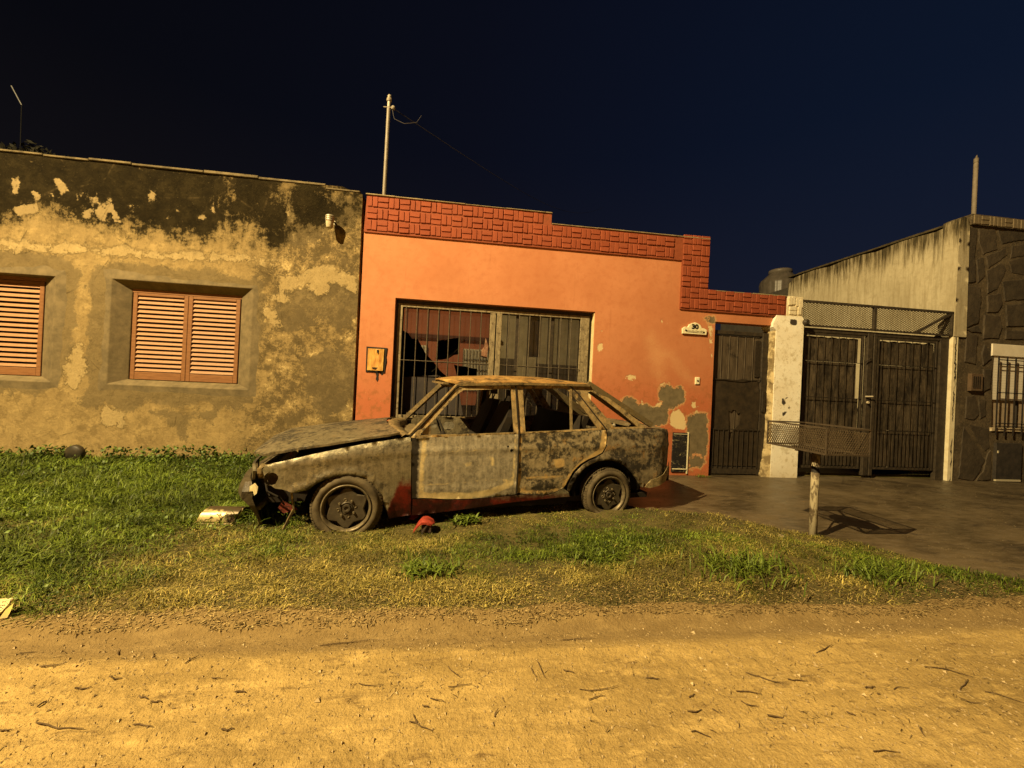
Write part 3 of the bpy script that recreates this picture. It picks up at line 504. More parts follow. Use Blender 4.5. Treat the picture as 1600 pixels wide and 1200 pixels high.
# ---- glazed metal garage door, broken panes
m=M('flaked_cream_metal'); n=m.noise(9,6,.7,m.scale(m.co,(3,1,1))); k=m.mix(m.step(n,.42,.6),(.165,.132,.078),(.27,.22,.13)); k=m.mix(m.step(m.noise(22,5,.7),.55,.64),k,(.085,.062,.035)); m.col(k).rough(.6).bump(n,.3,.004); MFR=m.m
MDK=simple('blackened_steel',(.022,.018,.014),(.05,.038,.024),18,.55)
MSOOT=simple('sooty_sheet',(.030,.024,.017),(.062,.050,.034),7,.7)
gd=MB(); y0,y1=5.575,5.61
gd.box(-1.0,-.935,y0,y1,.02,2.345,.004).box(1.655,1.79,y0,y1,.02,2.345,.004).box(-.935,1.655,y0+.001,y1,2.295,2.345,.004).box(.305,.385,y0-.012,y1,.02,2.294,.004).box(.40,.475,y0-.008,y1,.02,2.294,.004)
gd.box(-.935,.305,y0+.002,y1,.72,.77,.004).box(.475,1.655,y0+.002,y1,.72,.77,.004)
garage=gd.build('garage_door',MFR); P_(garage,house)
def sub(o,p): o.parent=p; o.matrix_parent_inverse=Matrix.Identity(4); return o
sub(MB().box(-1.02,1.83,5.60,5.65,2.35,2.395).box(-1.025,-1.0,5.585,5.65,0,2.35).box(1.79,1.82,5.60,5.65,0,2.35).build('outer_frame',MDK),garage)
sub(MB().box(-.935,.305,y0+.008,y1-.01,.06,.72).box(.475,1.655,y0+.008,y1-.01,.06,.72).build('kick_panel',MSOOT),garage)
bme=MB().tube([(0,0,.74),(0,0,2.30)],.0065,6)
bmesh_=bpy.data.meshes.new('bar'); bmesh_.from_pydata([tuple(v) for v in bme.V],[],bme.F); MBAR=simple('rusty_bar',(.115,.092,.058),(.060,.044,.026),30,.6); bmesh_.materials.append(MBAR)
for i in range(8): q=link('bar',bmesh_); q.location=(-.885+i*.1515,5.560,0); sub(q,garage)
for i in range(7): q=link('bar',bmesh_); q.location=(.575+i*.155,5.560,0); sub(q,garage)
sb=MB().tube([(0,0,.74),(0,0,.81)],.006,6); sm=bpy.data.meshes.new('spike'); sm.from_pydata([tuple(v) for v in sb.V],[],sb.F); sm.materials.append(MBAR)
for i in range(8): q=link('spike',sm); q.location=(-.81+i*.1515,5.562,0); sub(q,garage)
sub(MB().tube([(-.935,5.558,1.545),(.305,5.558,1.545)],.006,6).build('cross_bar',MBAR),garage)
sub(MB().tube([(.475,5.558,1.545),(1.655,5.558,1.545)],.006,6).build('cross_bar',MBAR),garage)
sub(MB().box(1.215,1.265,5.625,5.66,.05,2.3).box(.69,.735,5.625,5.66,.05,2.3).build('sash_stile',MDK),garage)
m=M('street_glass'); m.b.inputs['Base Color'].default_value=(.012,.010,.010,1); m.b.inputs['Roughness'].default_value=.02; m.b.inputs['IOR'].default_value=2.3; m.b.inputs['Specular IOR Level'].default_value=.75; MGLASS=m.m
def pane(outl,holes=[]):
    o=sheet('pane',outl,holes,.3,lambda x,z:(x,5.632+0*x,z),lambda x,z:(x,5.636+0*x,z),MGLASS,smooth=False); sub(o,garage); return o
pane([(-.93,2.29),(.30,2.29),(.30,.77),(-.02,.77),(-.09,1.10),(-.2,1.27),(-.262,1.327),(-.38,1.42),(-.46,1.52),(-.60,1.66),(-.72,1.86),(-.80,1.86),(-.85,1.93),(-.93,1.97)],
 [[(-.439,1.84),(-.40,1.86),(-.31,1.87),(-.28,1.885),(-.20,1.90),(-.125,1.915),(-.123,1.674),(-.20,1.655),(-.275,1.60),(-.382,1.577),(-.45,1.58)],
  [(-.19,1.52),(-.12,1.505),(-.02,1.50),(.04,1.485),(.15,1.475),(.15,1.36),(-.14,1.36),(-.165,1.45)]])
pane([(.48,.77),(1.215,.77),(1.215,2.29),(.48,2.29)]); pane([(1.27,.77),(1.65,.77),(1.65,2.29),(1.27,2.29)])
sub(MB().bar((-.50,5.628,1.40),(-.13,5.628,1.76),.006,.003).bar((-.10,5.628,1.85),(.0,5.628,1.98),.007,.003).build('glass_crack',MDK),garage)
MBOARD=simple('bluish_board',(.030,.026,.026),(.050,.040,.034),5)
sub(MB().prism([(1.38,1.35),(1.62,1.36),(1.64,1.95),(1.58,1.93),(1.50,1.97),(1.40,1.90)],5.66,5.675).build('inner_board',MBOARD),garage)
sub(MB().prism([(-.93,.78),(-.02,.78),(-.06,1.08),(-.30,1.30),(-.42,1.36),(-.93,1.30)],5.74,5.76).build('inner_board',MBOARD),garage)
# plaster chip hanging by the mullion
sub(MB().prism([(.20,1.66),(.28,1.64),(.295,1.80),(.25,1.93),(.235,1.80),(.20,1.74)],5.54,5.565,.004).build('torn_sticker',simple('torn_paper',(.30,.17,.10),(.12,.05,.03),18)),garage)
# ---- entry door
dr=MB().box(3.765,3.81,5.56,5.62,.02,2.27,.004).box(4.62,4.72,5.56,5.62,.02,2.27,.004).box(3.81,4.62,5.561,5.62,2.21,2.27,.004).box(3.81,4.62,5.561,5.62,.03,.14,.004)
door=dr.build('entry_door',MDK); P_(door,house)
m=M('scorched_door_steel'); n=m.noise(5,6,.7,m.scale(m.co,(5,1,.6))); k=m.mix(m.step(n,.35,.65),(.045,.033,.021),(.095,.073,.048)); k=m.mix(m.step(m.noise(3,6,.75),.58,.68),k,(.02,.015,.01)); m.col(k).rough(.6).bump(n,.3,.006); MDOOR=m.m
for i in range(6):
    x=3.815+i*.134; q=MB().box(x,x+.122,5.588+.003*(i%2),5.60,.16,2.20,.006).build('panel',MDOOR); sub(q,door)
    q=MB().box(x+.1225,x+.1335,5.578,5.60,.16,2.20,.003).build('rib',MDOOR); sub(q,door)
cb=lambda x,z:(x,5.572-.012*fbm(x*6,z*3,3)+.0*x,z)
q=sheet('torn_cover_sheet',[(3.83,.16),(4.60,.16),(4.60,.9),(4.63,1.2),(4.56,1.52),(4.45,1.50),(4.33,1.535),(4.2,1.50),(4.05,1.515),(3.83,1.50)],[[(4.10,1.02),(4.14,1.0),(4.17,1.04),(4.22,1.03),(4.25,.98),(4.30,.99),(4.29,.82),(4.2,.72),(4.13,.5),(4.11,.75)]],.06,lambda x,z:(x,5.574-.016*fbm(x*7,z*4,3),z),lambda x,z:(x,5.58+0*x,z),simple('black_plastic_sheet',(.022,.017,.012),(.045,.033,.02),9,.45)); sub(q,door)
b=MB().tube([(0,0,.14),(0,0,.74)],.005,6); dbm=bpy.data.meshes.new('bar'); dbm.from_pydata([tuple(v) for v in b.V],[],b.F); MDB=simple('door_bar_steel',(.034,.026,.017),(.016,.012,.008),30,.55); dbm.materials.append(MDB)
for i in range(10): q=link('bar',dbm); q.location=(3.845+i*.083,5.545,0); sub(q,door)
sub(MB().tube([(3.81,5.543,.735),(4.62,5.543,.735)],.006,6).build('cross_bar',MDB),door)
sub(MB().tube([(3.81,5.552,1.505),(4.3,5.545,1.50),(4.62,5.56,1.52)],.006,6).build('cross_bar',MDB),door)
sub(MB().box(4.52,4.60,5.572,5.59,1.57,2.14).build('upright_plate',MDB),door)
sub(MB().box(4.64,4.70,5.535,5.56,1.02,1.35,.004).build('lock_plate',MDB),door)
# ================================================================== small wall fixtures on the orange wall
MPLATE=simple('enamel_cream',(.78,.72,.50),(.62,.55,.33),30,.4)
pl=empty('house_number_plaque',(3.41,5.49,2.24)); tag(pl,'cream house number plaque reading 30 beside the entry door','sign')
poly=[(-.195,-.075),(.195,-.075),(.20,.0),(.16,.02),(.115,.025),(.09,.07),(.04,.095),(-.0,.105),(-.04,.095),(-.09,.07),(-.115,.025),(-.16,.03),(-.20,.0)]
MB().prism(poly,-.022,.006,.005).build('plate',MPLATE,pl)
def text(name,body,size,loc,parent,mat,ext=.002,bold=0,sx=1):
    c=bpy.data.curves.new(name+'_type','FONT'); c.body=body; c.size=size; c.extrude=ext; c.align_x='CENTER'; c.align_y='CENTER'; c.offset=bold
    o=bpy.data.objects.new(name+'_type',c); COL.objects.link(o); o.rotation_euler=(PI/2,0,0); o.location=loc; o.scale=(sx,1,1); c.materials.append(mat); bpy.context.view_layer.update(); me=bpy.data.meshes.new_from_object(o.evaluated_get(bpy.context.evaluated_depsgraph_get())); q=link(name,me,parent); q.location=loc; q.rotation_euler=o.rotation_euler; q.scale=o.scale; bpy.data.objects.remove(o); return q
MINK=simple('black_ink',(.015,.012,.01),rough=.6)
text('number','30',.095,(0,-.0235,.035),pl,MINK,bold=.005,sx=1.15)
b=MB()
for i in range(13):
    x=-.135+i*.0215; hgt_=random.uniform(.012,.026); b.bar((x,-.023,-.028-hgt_/2),(x+random.uniform(.004,.012),-.023,-.028+hgt_/2),.006,.004)
b.bar((-.14,-.023,-.045),(.15,-.023,-.05),.007,.004).lathe([(0,-.025),(.014,-.025),(.014,-.02)],10,'y',(-.145,0,-.025)).lathe([(0,-.025),(.014,-.025),(.014,-.02)],10,'y',(.148,0,-.04)); b.build('script_lettering',MINK,pl)
mb=empty('gas_meter_box',(-1.255,5.5,1.52)); tag(mb,'yellowed plastic meter box with black frame and dripping black smear','meter box')
MYEL=M('yellowed_plastic'); n=MYEL.noise(6,5,.65,MYEL.scale(MYEL.co,(4,1,1))); k=MYEL.mix(MYEL.step(n,.35,.62),(.62,.40,.10),(.40,.17,.04)); MYEL.col(k).rough(.45).bump(n,.2,.01)
fr=MB().prism([(-.125,-.17),(.13,-.175),(.135,-.1),(.148,-.02),(.14,.05),(.148,.175),(-.13,.18)],-.012,.02,.004).build('frame',MINK,mb)
q=sheet('flap',[(-.105,-.145),(.105,-.145),(.11,.155),(-.105,.155)],[],.03,lambda x,z:(x,-.026-.018*np.exp(-((x-.045-.02*z)/.018)**2)+.012*np.exp(-((x-.02)/.012)**2),z),lambda x,z:(x,-.006+0*x,z),MYEL.m,mb)
MB().box(-.035,.035,-.036,-.028,-.118,-.103).box(.02,.04,-.05,-.03,.10,.14).build('latch',MINK,mb)
MB().prism([(.0,-.17),(.05,-.17),(.045,-.23),(.05,-.26),(.035,-.30),(.012,-.265),(.02,-.22)],-.004,.004).prism([(.06,-.16),(.12,-.165),(.10,-.20),(.085,-.205)],-.004,.004).build('drip_smear',MINK,mb)
db=empty('doorbell',(3.50,5.5,1.46)); tag(db,'small cream doorbell plate on orange wall left of entry door','doorbell')
MB().box(-.035,.035,-.022,.005,-.055,.055,.006).build('plate',MPLATE,db); MB().lathe([(0,-.03),(.012,-.03),(.012,-.02)],12,'y',(0,0,0)).build('button',MINK,db)
cb_=empty('black_meter_cabinet',(3.275,5.5,.36)); tag(cb_,'black low cabinet door with scraped pale marks behind the car tail','cabinet')
m=M('scraped_black_paint'); n=m.noise(10,6,.75,m.scale(m.co,(1.2,1,2.4)),1.5); k=m.mix(m.step(n,.56,.62),(.017,.016,.017),(.30,.26,.15)); m.col(k).rough(.4).bump(n,.3,.004)
MB().box(-.13,.105,-.018,.01,-.30,.30,.004).build('cabinet_door',m.m,cb_); MB().bar((.118,-.01,-.32),(.118,-.01,.31),.014,.02).bar((-.12,-.024,.28),(.10,-.024,.28),.006).bar((-.12,-.024,-.25),(.10,-.024,-.25),.012).build('door_trim',MPLATE,cb_)
# ================================================================== GATE PILLAR, GATE, SIDE WALL
pil=empty('gate_pillar',(4.96,5.45,0)); tag(pil,'whitewashed pillar with cream brick top between entry door and driveway gate','pillar')
ol=[(4.765,-.05),(5.225,-.05),(5.225,2.50),(5.195,2.545),(4.76,2.545),(4.70,2.42),(4.70,2.36),(4.755,2.30)]
o=sheet('pillar_body',ol,[],.045,lambda x,z:(x,5.455+bumpy(x,z,.4),z),lambda x,z:(x,5.70+0*x,z),MWHITE,attrs=dict(scribble=sdfs(SCR_P))); P_(o,pil)
m=M('peeling_pillar_side'); n=m.noise(7,6,.7); k=m.mix(m.step(n,.45,.55),(.22,.165,.085),(.50,.40,.22)); m.col(k).rough(.9).bump(n,.4,.01)
b=MB(); ne=28; V=[]
for i in range(ne+1):
    z=-.05+2.35*i/ne; dx=.012*math.sin(i*1.7)+.02*(random.random()-.5)+(.05 if z<.25 else 0)+(.03 if z<.6 else 0)
    V+=[(4.763,5.462,z),(4.735-dx,5.49,z),(4.722-dx*.4,5.70,z)]
b.add(V,[(i*3+j,i*3+3+j,i*3+4+j,i*3+1+j) for i in range(ne) for j in range(2)]); P_(b.build('chipped_flank',m.m),pil)
b=MB().box(4.935,5.205,5.47,5.70,2.545,2.86); cap=b.build('capital',MWB); P_(cap,pil)
for x,z,v in ((4.975,2.78,1),(5.03,2.79,1),(5.10,2.765,1),(5.165,2.75,1),(5.03,2.665,0),(5.03,2.60,0),(5.145,2.64,1)):
    put_brick(x,z,bool(v),cap,BRW,y=5.452)
P_(MB().lathe([(0,-.05),(.03,-.05),(.05,-.02),(.05,.06),(0,.06)],14,'y',(5.245,5.45,2.46)).build('hinge_roller',MDK),pil)
# narrow limewashed post right of the gate
gp=empty('gate_post',(8.06,5.5,0)); tag(gp,'narrow cream strip post with black flaking between gate and dark stone wall','post')
m=M('flaked_cream_strip'); n=m.noise(7,5,.7); xx=m.math('ABSOLUTE',m.math('SUBTRACT',m.math('ADD',m.sep(0),m.math('MULTIPLY',m.math('SUBTRACT',m.noise(4,4,.7),.5),.14)),.01)); ms=m.math('MULTIPLY',m.step(xx,.014,.009),m.step(m.noise(1.7,2,.5),.44,.5)); k=m.mix(ms,m.mix(m.step(n,.4,.7),(.80,.72,.50),(.62,.52,.32)),(.03,.022,.014)); m.col(k).rough(.85).bump(n,.3,.006); MSTRIP=m.m
MB().box(-.055,.055,-.02,.15,-.05,2.41,.006).build('post_face',m.m,gp)
sw=empty('boundary_wall',(8.2,5.5,0)); tag(sw,'pale limewashed boundary wall with mouldy top running back behind the gate','wall')
f=lambda y,z:(8.17+bumpy(y+30,z,1),y,z)
ol=[(9.05,0),(5.52,0),(5.52,4.40)]+[(y,4.35+.03*math.sin(y*7)) for y in (5.9,6.4,6.9,7.4,7.9,8.4,8.85)]+[(9.05,4.2)]
# sheet is drawn so that its face looks toward the gate opening (-x)
o=sheet('wall',ol,[],.09,lambda y,z:(8.17+bumpy(y+30,z,1),y,z),lambda y,z:(8.36+0*y,y,z),MSIDE); P_(o,sw)
ol=[(8.005,2.42),(8.245,2.42),(8.245,2.9),(8.20,3.1),(8.185,4.28),(8.15,4.345),(8.08,4.37),(8.03,4.33),(8.005,4.2)]
ol=[(8.125,2.42),(8.245,2.42),(8.215,2.7),(8.205,4.30),(8.17,4.36),(8.13,4.34)]
o=sheet('pilaster',[(8.06,2.415),(8.25,2.415),(8.24,3.0),(8.215,4.27),(8.19,4.39),(8.10,4.42),(8.03,4.38),(8.02,4.25),(8.01,2.9),(8.01,2.415)],[],.06,lambda x,z:(x,5.47+bumpy(x,z,.5),z),lambda x,z:(x,5.7+0*x,z),MSIDE); P_(o,sw)
MCAPM=simple('mouldy_top',(.03,.024,.012),(.09,.07,.035),12); b=MB()
yy=5.55
while yy<9: L=random.uniform(.3,.7); b.box(8.14,8.38,yy,min(yy+L,9.06)-.005,4.37,4.395+random.uniform(0,.02)); yy+=L
P_(b.build('coping',MCAPM),sw)
gate=empty('driveway_gate',(6.6,5.5,0)); tag(gate,'double driveway gate of bars over scorched sheet with mesh transom','gate')
MG=simple('gate_steel',(.030,.024,.017),(.065,.050,.032),16,.55)
m=M('scorched_gate_sheet'); n=m.noise(2.6,8,.78,m.scale(m.co,(4.0,1,1.2))); n2=m.noise(18,5,.7); k=m.mix(m.step(n,.42,.62),(.022,.017,.011),(.115,.088,.055)); k=m.mix(m.math('MULTIPLY',m.step(n2,.5,.7),.5),k,(.04,.03,.018)); m.col(k).rough(.65).bump(n,.4,.01).bump(n2,.2,.004); MGS=m.m
b=MB().box(5.235,5.30,5.52,5.58,.0,2.42,.004).box(7.83,7.99,5.52,5.58,0,2.40,.004).box(6.46,6.55,5.52,5.575,.06,2.40,.004).box(6.575,6.635,5.52,5.575,.06,2.40,.004).box(5.30,7.83,5.525,5.575,2.335,2.40,.004)
b.bar((5.205,5.50,2.81),(8.015,5.50,2.81),.035).bar((5.205,5.50,2.43),(8.015,5.50,2.43),.028).bar((8.0,5.50,2.43),(8.0,5.50,2.81),.035).bar((6.53,5.50,2.43),(6.53,5.50,2.81),.04).bar((7.32,5.505,2.44),(7.97,5.505,2.79),.035).bar((5.22,5.50,2.43),(5.22,5.50,2.81),.02)
P_(b.build('gate_frame',MG),gate)
b=MB(); X0,X1,Z0,Z1=5.22,8.0,2.44,2.80; w_,h_=.062,.030
def clip(x0,z0,x1,z1):
    t0,t1=0,1;dx,dz_=x1-x0,z1-z0
    for p,q in ((-dx,x0-X0),(dx,X1-x0),(-dz_,z0-Z0),(dz_,Z1-z0)):
        if p==0:
            if q<0: return None
        else:
            r=q/p
            if p<0: t0=max(t0,r)
            else: t1=min(t1,r)
    return None if t0>=t1 else (x0+dx*t0,z0+dz_*t0,x0+dx*t1,z0+dz_*t1)
s_=h_/w_
x=X0-(Z1-Z0)/s_
while x<X1+(Z1-Z0)/s_:
    for sg in (1,-1):
        c=clip(x,Z0 if sg>0 else Z1,x+(Z1-Z0)/s_,Z1 if sg>0 else Z0)
        if c and abs(c[2]-c[0])>.02: b.bar((c[0],5.515+.002*sg,c[1]),(c[2],5.515+.002*sg,c[3]),.0045,.006,(0,1,0))
    x+=w_
P_(tag(b.build('transom_mesh',MG),kind='stuff'),gate)
for lx0,lx1 in ((5.33,6.41),(6.66,7.80)):
    b=MB().box(lx0,lx0+.035,5.535,5.565,.16,2.33,.003).box(lx1-.035,lx1,5.535,5.565,.16,2.33,.003).box(lx0+.035,lx1-.035,5.536,5.564,.16,.195,.003).box(lx0+.035,lx1-.035,5.536,5.564,2.29,2.33,.003)
    leaf=b.build('gate_leaf',MG); P_(leaf,gate)
    zz=[.20,.80,1.30,1.88,2.285]
    for j in range(4):
        n=5
        for i in range(n):
            xa=lx0+.036+(lx1-lx0-.072)*i/n; xb=lx0+.036+(lx1-lx0-.072)*(i+1)/n-.0012
            if lx0<6 and i==n-1 and j>=2: xb-=.04 if j==3 else .055
            tp=.02*random.random() if j==3 else 0
            q=MB().prism([(xa,zz[j]+.004),(xb,zz[j]+.004),(xb,zz[j+1]-.004-tp),((xa+xb)/2,zz[j+1]-.003),(xa,zz[j+1]-.004-tp)],5.572+random.uniform(0,.002),5.58,.0015).build('panel',MGS); sub(q,leaf)
    L=2.1; b=MB().tube([(0,0,.19),(0,0,2.30)],.0048,6); gm=bpy.data.meshes.new('bar'); gm.from_pydata([tuple(v) for v in b.V],[],b.F); gm.materials.append(MDB)
    n=8
    for i in range(n): q=link('bar',gm); q.location=(lx0+.07+(lx1-lx0-.14)*i/(n-1),5.530,0); sub(q,leaf)
    b=MB().tube([(0,0,.19),(0,0,.80)],.005,6); gm2=bpy.data.meshes.new('bar'); gm2.from_pydata([tuple(v) for v in b.V],[],b.F); gm2.materials.append(MDB)
    for i in range(n-1): q=link('bar',gm2); q.location=(lx0+.07+(lx1-lx0-.14)*(i+.5)/(n-1),5.530,0); sub(q,leaf)
    for z in (.80,1.30,1.88): q=MB().tube([(lx0+.02,5.528,z),(lx1-.02,5.528,z)],.006,6).build('cross_bar',MDB); sub(q,leaf)
P_(MB().tube([(6.43,5.50,1.345),(6.52,5.47,1.35),(6.53,5.47,1.35)],.011,8).build('gate_handle',simple('pale_metal',(.55,.48,.35),rough=.4)),gate)
P_(MB().lathe([(0,-.02),(.018,-.02),(.022,.0),(0,.0)],12,'y',(6.47,5.50,1.25)).build('lock_cylinder',simple('pale_metal_b',(.5,.43,.3),rough=.4)),gate)
P_(MB().tube([(6.40,5.50,1.90),(6.47,5.48,1.97),(6.50,5.5,1.95)],.008,6).build('latch_hook',MDB),gate)
# ================================================================== STONE HOUSE (right)
sh=empty('stone_house',(9,5.5,0)); tag(sh,'house clad in dark irregular stone with barred window at the right edge','house')
m=M('brown_mortar'); n=m.noise(7,6,.7); n2=m.noise(45,4,.7); k=m.mix(m.step(n,.36,.62),(.050,.038,.023),(.095,.071,.042)); k=m.mix(m.math('MULTIPLY',m.step(n2,.52,.66),.6),k,(.2,.155,.09)); k=m.mix(m.math('MULTIPLY',m.step(m.noise(5,6,.75),.54,.6),.5),k,(.15,.115,.068)); m.col(k).rough(.92).bump(n,.5,.02).bump(n2,.4,.005); MMORT=m.m
hole=[(8.86,.86),(10.35,.86),(10.35,2.33),(8.86,2.33)]
o=sheet('wall',[(8.125,-.05),(14.5,-.05),(14.5,4.44),(8.22,4.38),(8.235,2.42),(8.125,2.40)],[hole],.1,lambda x,z:(x,5.5+bumpy(x,z,.8),z),lambda x,z:(x,5.74+0*x,z),MMORT); P_(o,sh)
P_(MB().box(8.4,14.5,5.74,12,4.1,4.2).box(8.4,8.5,5.74,12,0,4.1).build('roof_slab',MROOF),sh)
MST=[]
for i,(a_,b2_) in enumerate((((.046,.036,.024),(.075,.058,.038)),((.055,.042,.028),(.085,.066,.042)),((.042,.033,.023),(.066,.052,.034)))):
    m=M('dark_stone'); n=m.noise(5,6,.7); n2=m.noise(35,4,.7); k=m.mix(m.step(n,.4,.62),a_,b2_); k=m.mix(m.math('MULTIPLY',m.step(n2,.58,.7),.5),k,(.12,.09,.055)); m.col(k).rough(.75).bump(n,.6,.03).bump(n2,.35,.006); MST.append(m.m)
def stone(poly):
    n=len(poly); d=[]
    for p in dens(poly,.06):
        d.append((p[0]+random.uniform(-.008,.008),p[1]+random.uniform(-.008,.008)))
    q=MB().prism(d,5.488-random.uniform(0,.007),5.51,.007).build('stone',random.choice(MST)); P_(q,sh)
for s in STONES: stone(s)
r_=random.Random(3)
for j in range(9):
    for i in range(9):
        cx=9.82+i*.52+(j%2)*.22;cz=.30+j*.47
        if 8.7<cx<10.75 and .55<cz<2.6: continue
        if cx>14.2 or cz>4.15 or (cx<9.75): continue
        k=r_.randint(5,7); a0=r_.random()*6; stone([(cx+.24*r_.uniform(.75,1.05)*math.cos(a0+2*PI*t/k),cz+.21*r_.uniform(.75,1.05)*math.sin(a0+2*PI*t/k)) for t in range(k)])
MSB=simple('pale_stone_coping',(.13,.10,.06),(.20,.155,.09),20)
SBR=[brick_me(.15,.062,40+i,MSB) for i in range(3)]
o=MB().box(8.24,14.5,5.455,5.75,4.30,4.475).build('parapet',MMORT); P_(o,sh)
for i in range(40):
    v=i%3!=1; 
    if v:
        for s in (-1,1): put_brick(8.33+i*.155+s*.036,4.385,True,o,SBR,y=5.442)
    else:
        for s in (-1,1): put_brick(8.33+i*.155,4.385+s*.036,False,o,SBR,y=5.442)
MBL=M('cream_roller_blind'); w1=MBL.math('FRACT',MBL.math('MULTIPLY',MBL.sep(2),22.)); MBL.col(MBL.mix(MBL.step(w1,.12,.04),(.80,.74,.62),(.50,.44,.34))).rough(.6); MBL.bump(w1,.3,.004)
b=MB().box(8.865,10.345,5.515,5.53,1.40,2.14); win=MB().box(8.80,10.38,5.485,5.60,2.14,2.345,.006).build('window',simple('cream_blind_box',(.80,.73,.60),(.70,.63,.5),6,.6)); P_(win,sh)
sub(b.build('roller_blind',MBL.m),win)
sub(MB().box(8.86,10.35,5.585,5.59,.93,1.45).build('pane',simple('grey_glass',(.10,.09,.08),rough=.15)),win)
sub(MB().box(8.95,9.42,5.56,5.57,.93,1.40).box(9.5,10.2,5.56,5.57,.93,1.40).build('curtain',simple('curtain_cloth',(.42,.34,.24),(.30,.23,.15),9)),win)
sub(MB().box(8.83,10.38,5.47,5.62,.865,.925,.006).build('sill',simple('sill_paint',(.62,.53,.36),(.3,.22,.13),25)),win)
b=MB().tube([(0,0,.80),(0,0,2.13)],.011,6); wb=bpy.data.meshes.new('bar'); wb.from_pydata([tuple(v) for v in b.V],[],b.F); MWBAR=simple('black_bar',(.02,.016,.013),rough=.5); wb.materials.append(MWBAR)
for i in range(9): q=link('bar',wb); q.location=(8.865+i*.172,5.44,0); sub(q,win)
b=MB()
for z in (.955,1.005,1.52,2.0,2.07): b.tube([(8.84,5.43,z),(10.4,5.43,z)],.008,6)
sub(b.build('cross_bar',MWBAR),win)
ic=empty('intercom_plate',(8.455,5.47,1.67)); tag(ic,'small brown louvred box on the dark stone wall right of the gate','wall box')
MIC=simple('brown_plate',(.13,.085,.05),(.09,.06,.035),14); MB().box(-.115,.115,-.03,.02,-.145,.145,.006).build('box_body',MIC,ic)
b=MB(); 
for i in range(4): b.box(-.08+i*.04,-.06+i*.04,-.036,-.028,-.10,.10)
b.build('louvre',MDB,ic)
mc=empty('meter_cabinet',(9.19,5.48,.36)); tag(mc,'dark metal meter cabinet low in stone wall below the barred window','cabinet')
MB().box(-.26,.26,-.02,.02,-.30,.31,.005).build('cabinet_door',simple('dark_cabinet',(.032,.028,.024),(.06,.05,.04),10,.5),mc); MB().box(-.26,.24,-.03,.0,-.335,-.305).box(-.245,-.225,-.03,-.018,.14,.18).build('door_trim',simple('pale_trim',(.5,.44,.3)),mc)
b=MB()
# ================================================================== roof things
MPOLE=simple('galvanised_pole',(.20,.17,.125),(.145,.12,.085),14,.5)
ap=empty('service_mast',(-1.30,5.72,3.5)); tag(ap,'tall service mast with insulator and cable above the left end of orange parapet','mast')
MB().tube([(0,0,0),(.01,0,1.68)],.027,12).build('pole',MPOLE,ap); MB().tube([(.01,0,1.68),(.012,0,1.76)],.024,10).lathe([(0,0),(.034,0),(.04,.02),(.034,.04),(.026,.05),(.03,.07),(.02,.09),(0,.1)],12,'z',(.012,0,1.76)).build('mast_cap',simple('porcelain',(.35,.30,.22),(.2,.17,.12),rough=.4),ap)
MB().tube([(-.06,-.02,1.66),(.08,-.02,1.665)],.007,6).lathe([(0,0),(.022,0),(.03,.02),(.02,.045),(0,.05)],10,'z',(.075,-.02,1.64)).build('crossarm',simple('insulator_white',(.25,.22,.17)),ap)
MCAB=simple('black_cable',(.05,.045,.045),rough=.6)
c0=Vector((-1.22,5.70,5.15)); c1=Vector((9,26,14)); pts=[]
for i in range(30):
    t=i/29; p=c0.lerp(c1,t); p.z-=1.5*math.sin(PI*t)*.6; pts.append(p)
o=MB().tube(pts,.006,5).build('service_cable',MCAB); tag(o,'thin service cable leaving the mast on the orange house toward the right','cable')
o=MB().tube([(-1.24,5.7,5.15),(-1.2,5.69,5.0),(-1.05,5.66,4.93),(-.88,5.66,4.97),(-.82,5.68,5.09)],.004,5).build('cable_loop',MCAB,ap); o.parent=ap; o.matrix_parent_inverse=Matrix.Translation(-ap.location)
a2=empty('roof_pole',(8.63,5.7,4.3)); tag(a2,'short grey pole standing on the roof edge of the stone house','pole')
MB().tube([(0,0,0),(.0,0,1.20)],.030,12).build('pole',simple('dull_galvanised',(.24,.20,.15),(.17,.14,.10),14,.6),a2); MB().tube([(0,0,1.20),(0,0,1.21)],.026,12).tube([(0,0,1.21),(0,0,1.28)],.031,12).tube([(0,0,1.28),(.012,0,1.34)],[.02,.004],8).build('pole_cap',MPOLE,a2)
tk=empty('water_tank',(10.95,12.5,3.6)); tag(tk,'ribbed grey water tank with narrow neck rising behind the boundary wall','water tank')
prof=[(0,0),(.60,0),(.62,.05),(.62,1.72)]; prof=[(0,0),(.62,0)]+[(.62+.006*math.sin(i*2.2),.05+i*.09) for i in range(19)]+[(.60,1.80),(.345,2.05),(.34,2.07)]
tb_=MB().lathe(prof,96,'z'); tb_.V=[(x*(1+.012*math.cos(20*math.atan2(y,x))),y*(1+.012*math.cos(20*math.atan2(y,x))),z) for x,y,z in tb_.V]; tb_.build('tank_body',simple('grey_plastic',(.12,.10,.08),(.08,.068,.052),5,.35),tk,True)
MB().lathe([(.34,2.06),(.36,2.07),(.36,2.17),(.34,2.19),(.2,2.21),(0,2.22)],32,'z').build('lid',simple('grey_lid',(.14,.12,.095),rough=.4),tk,True)
MB().box(-.7,.7,-.7,.7,-3.6,-.0).build('stand',MROOF,tk)
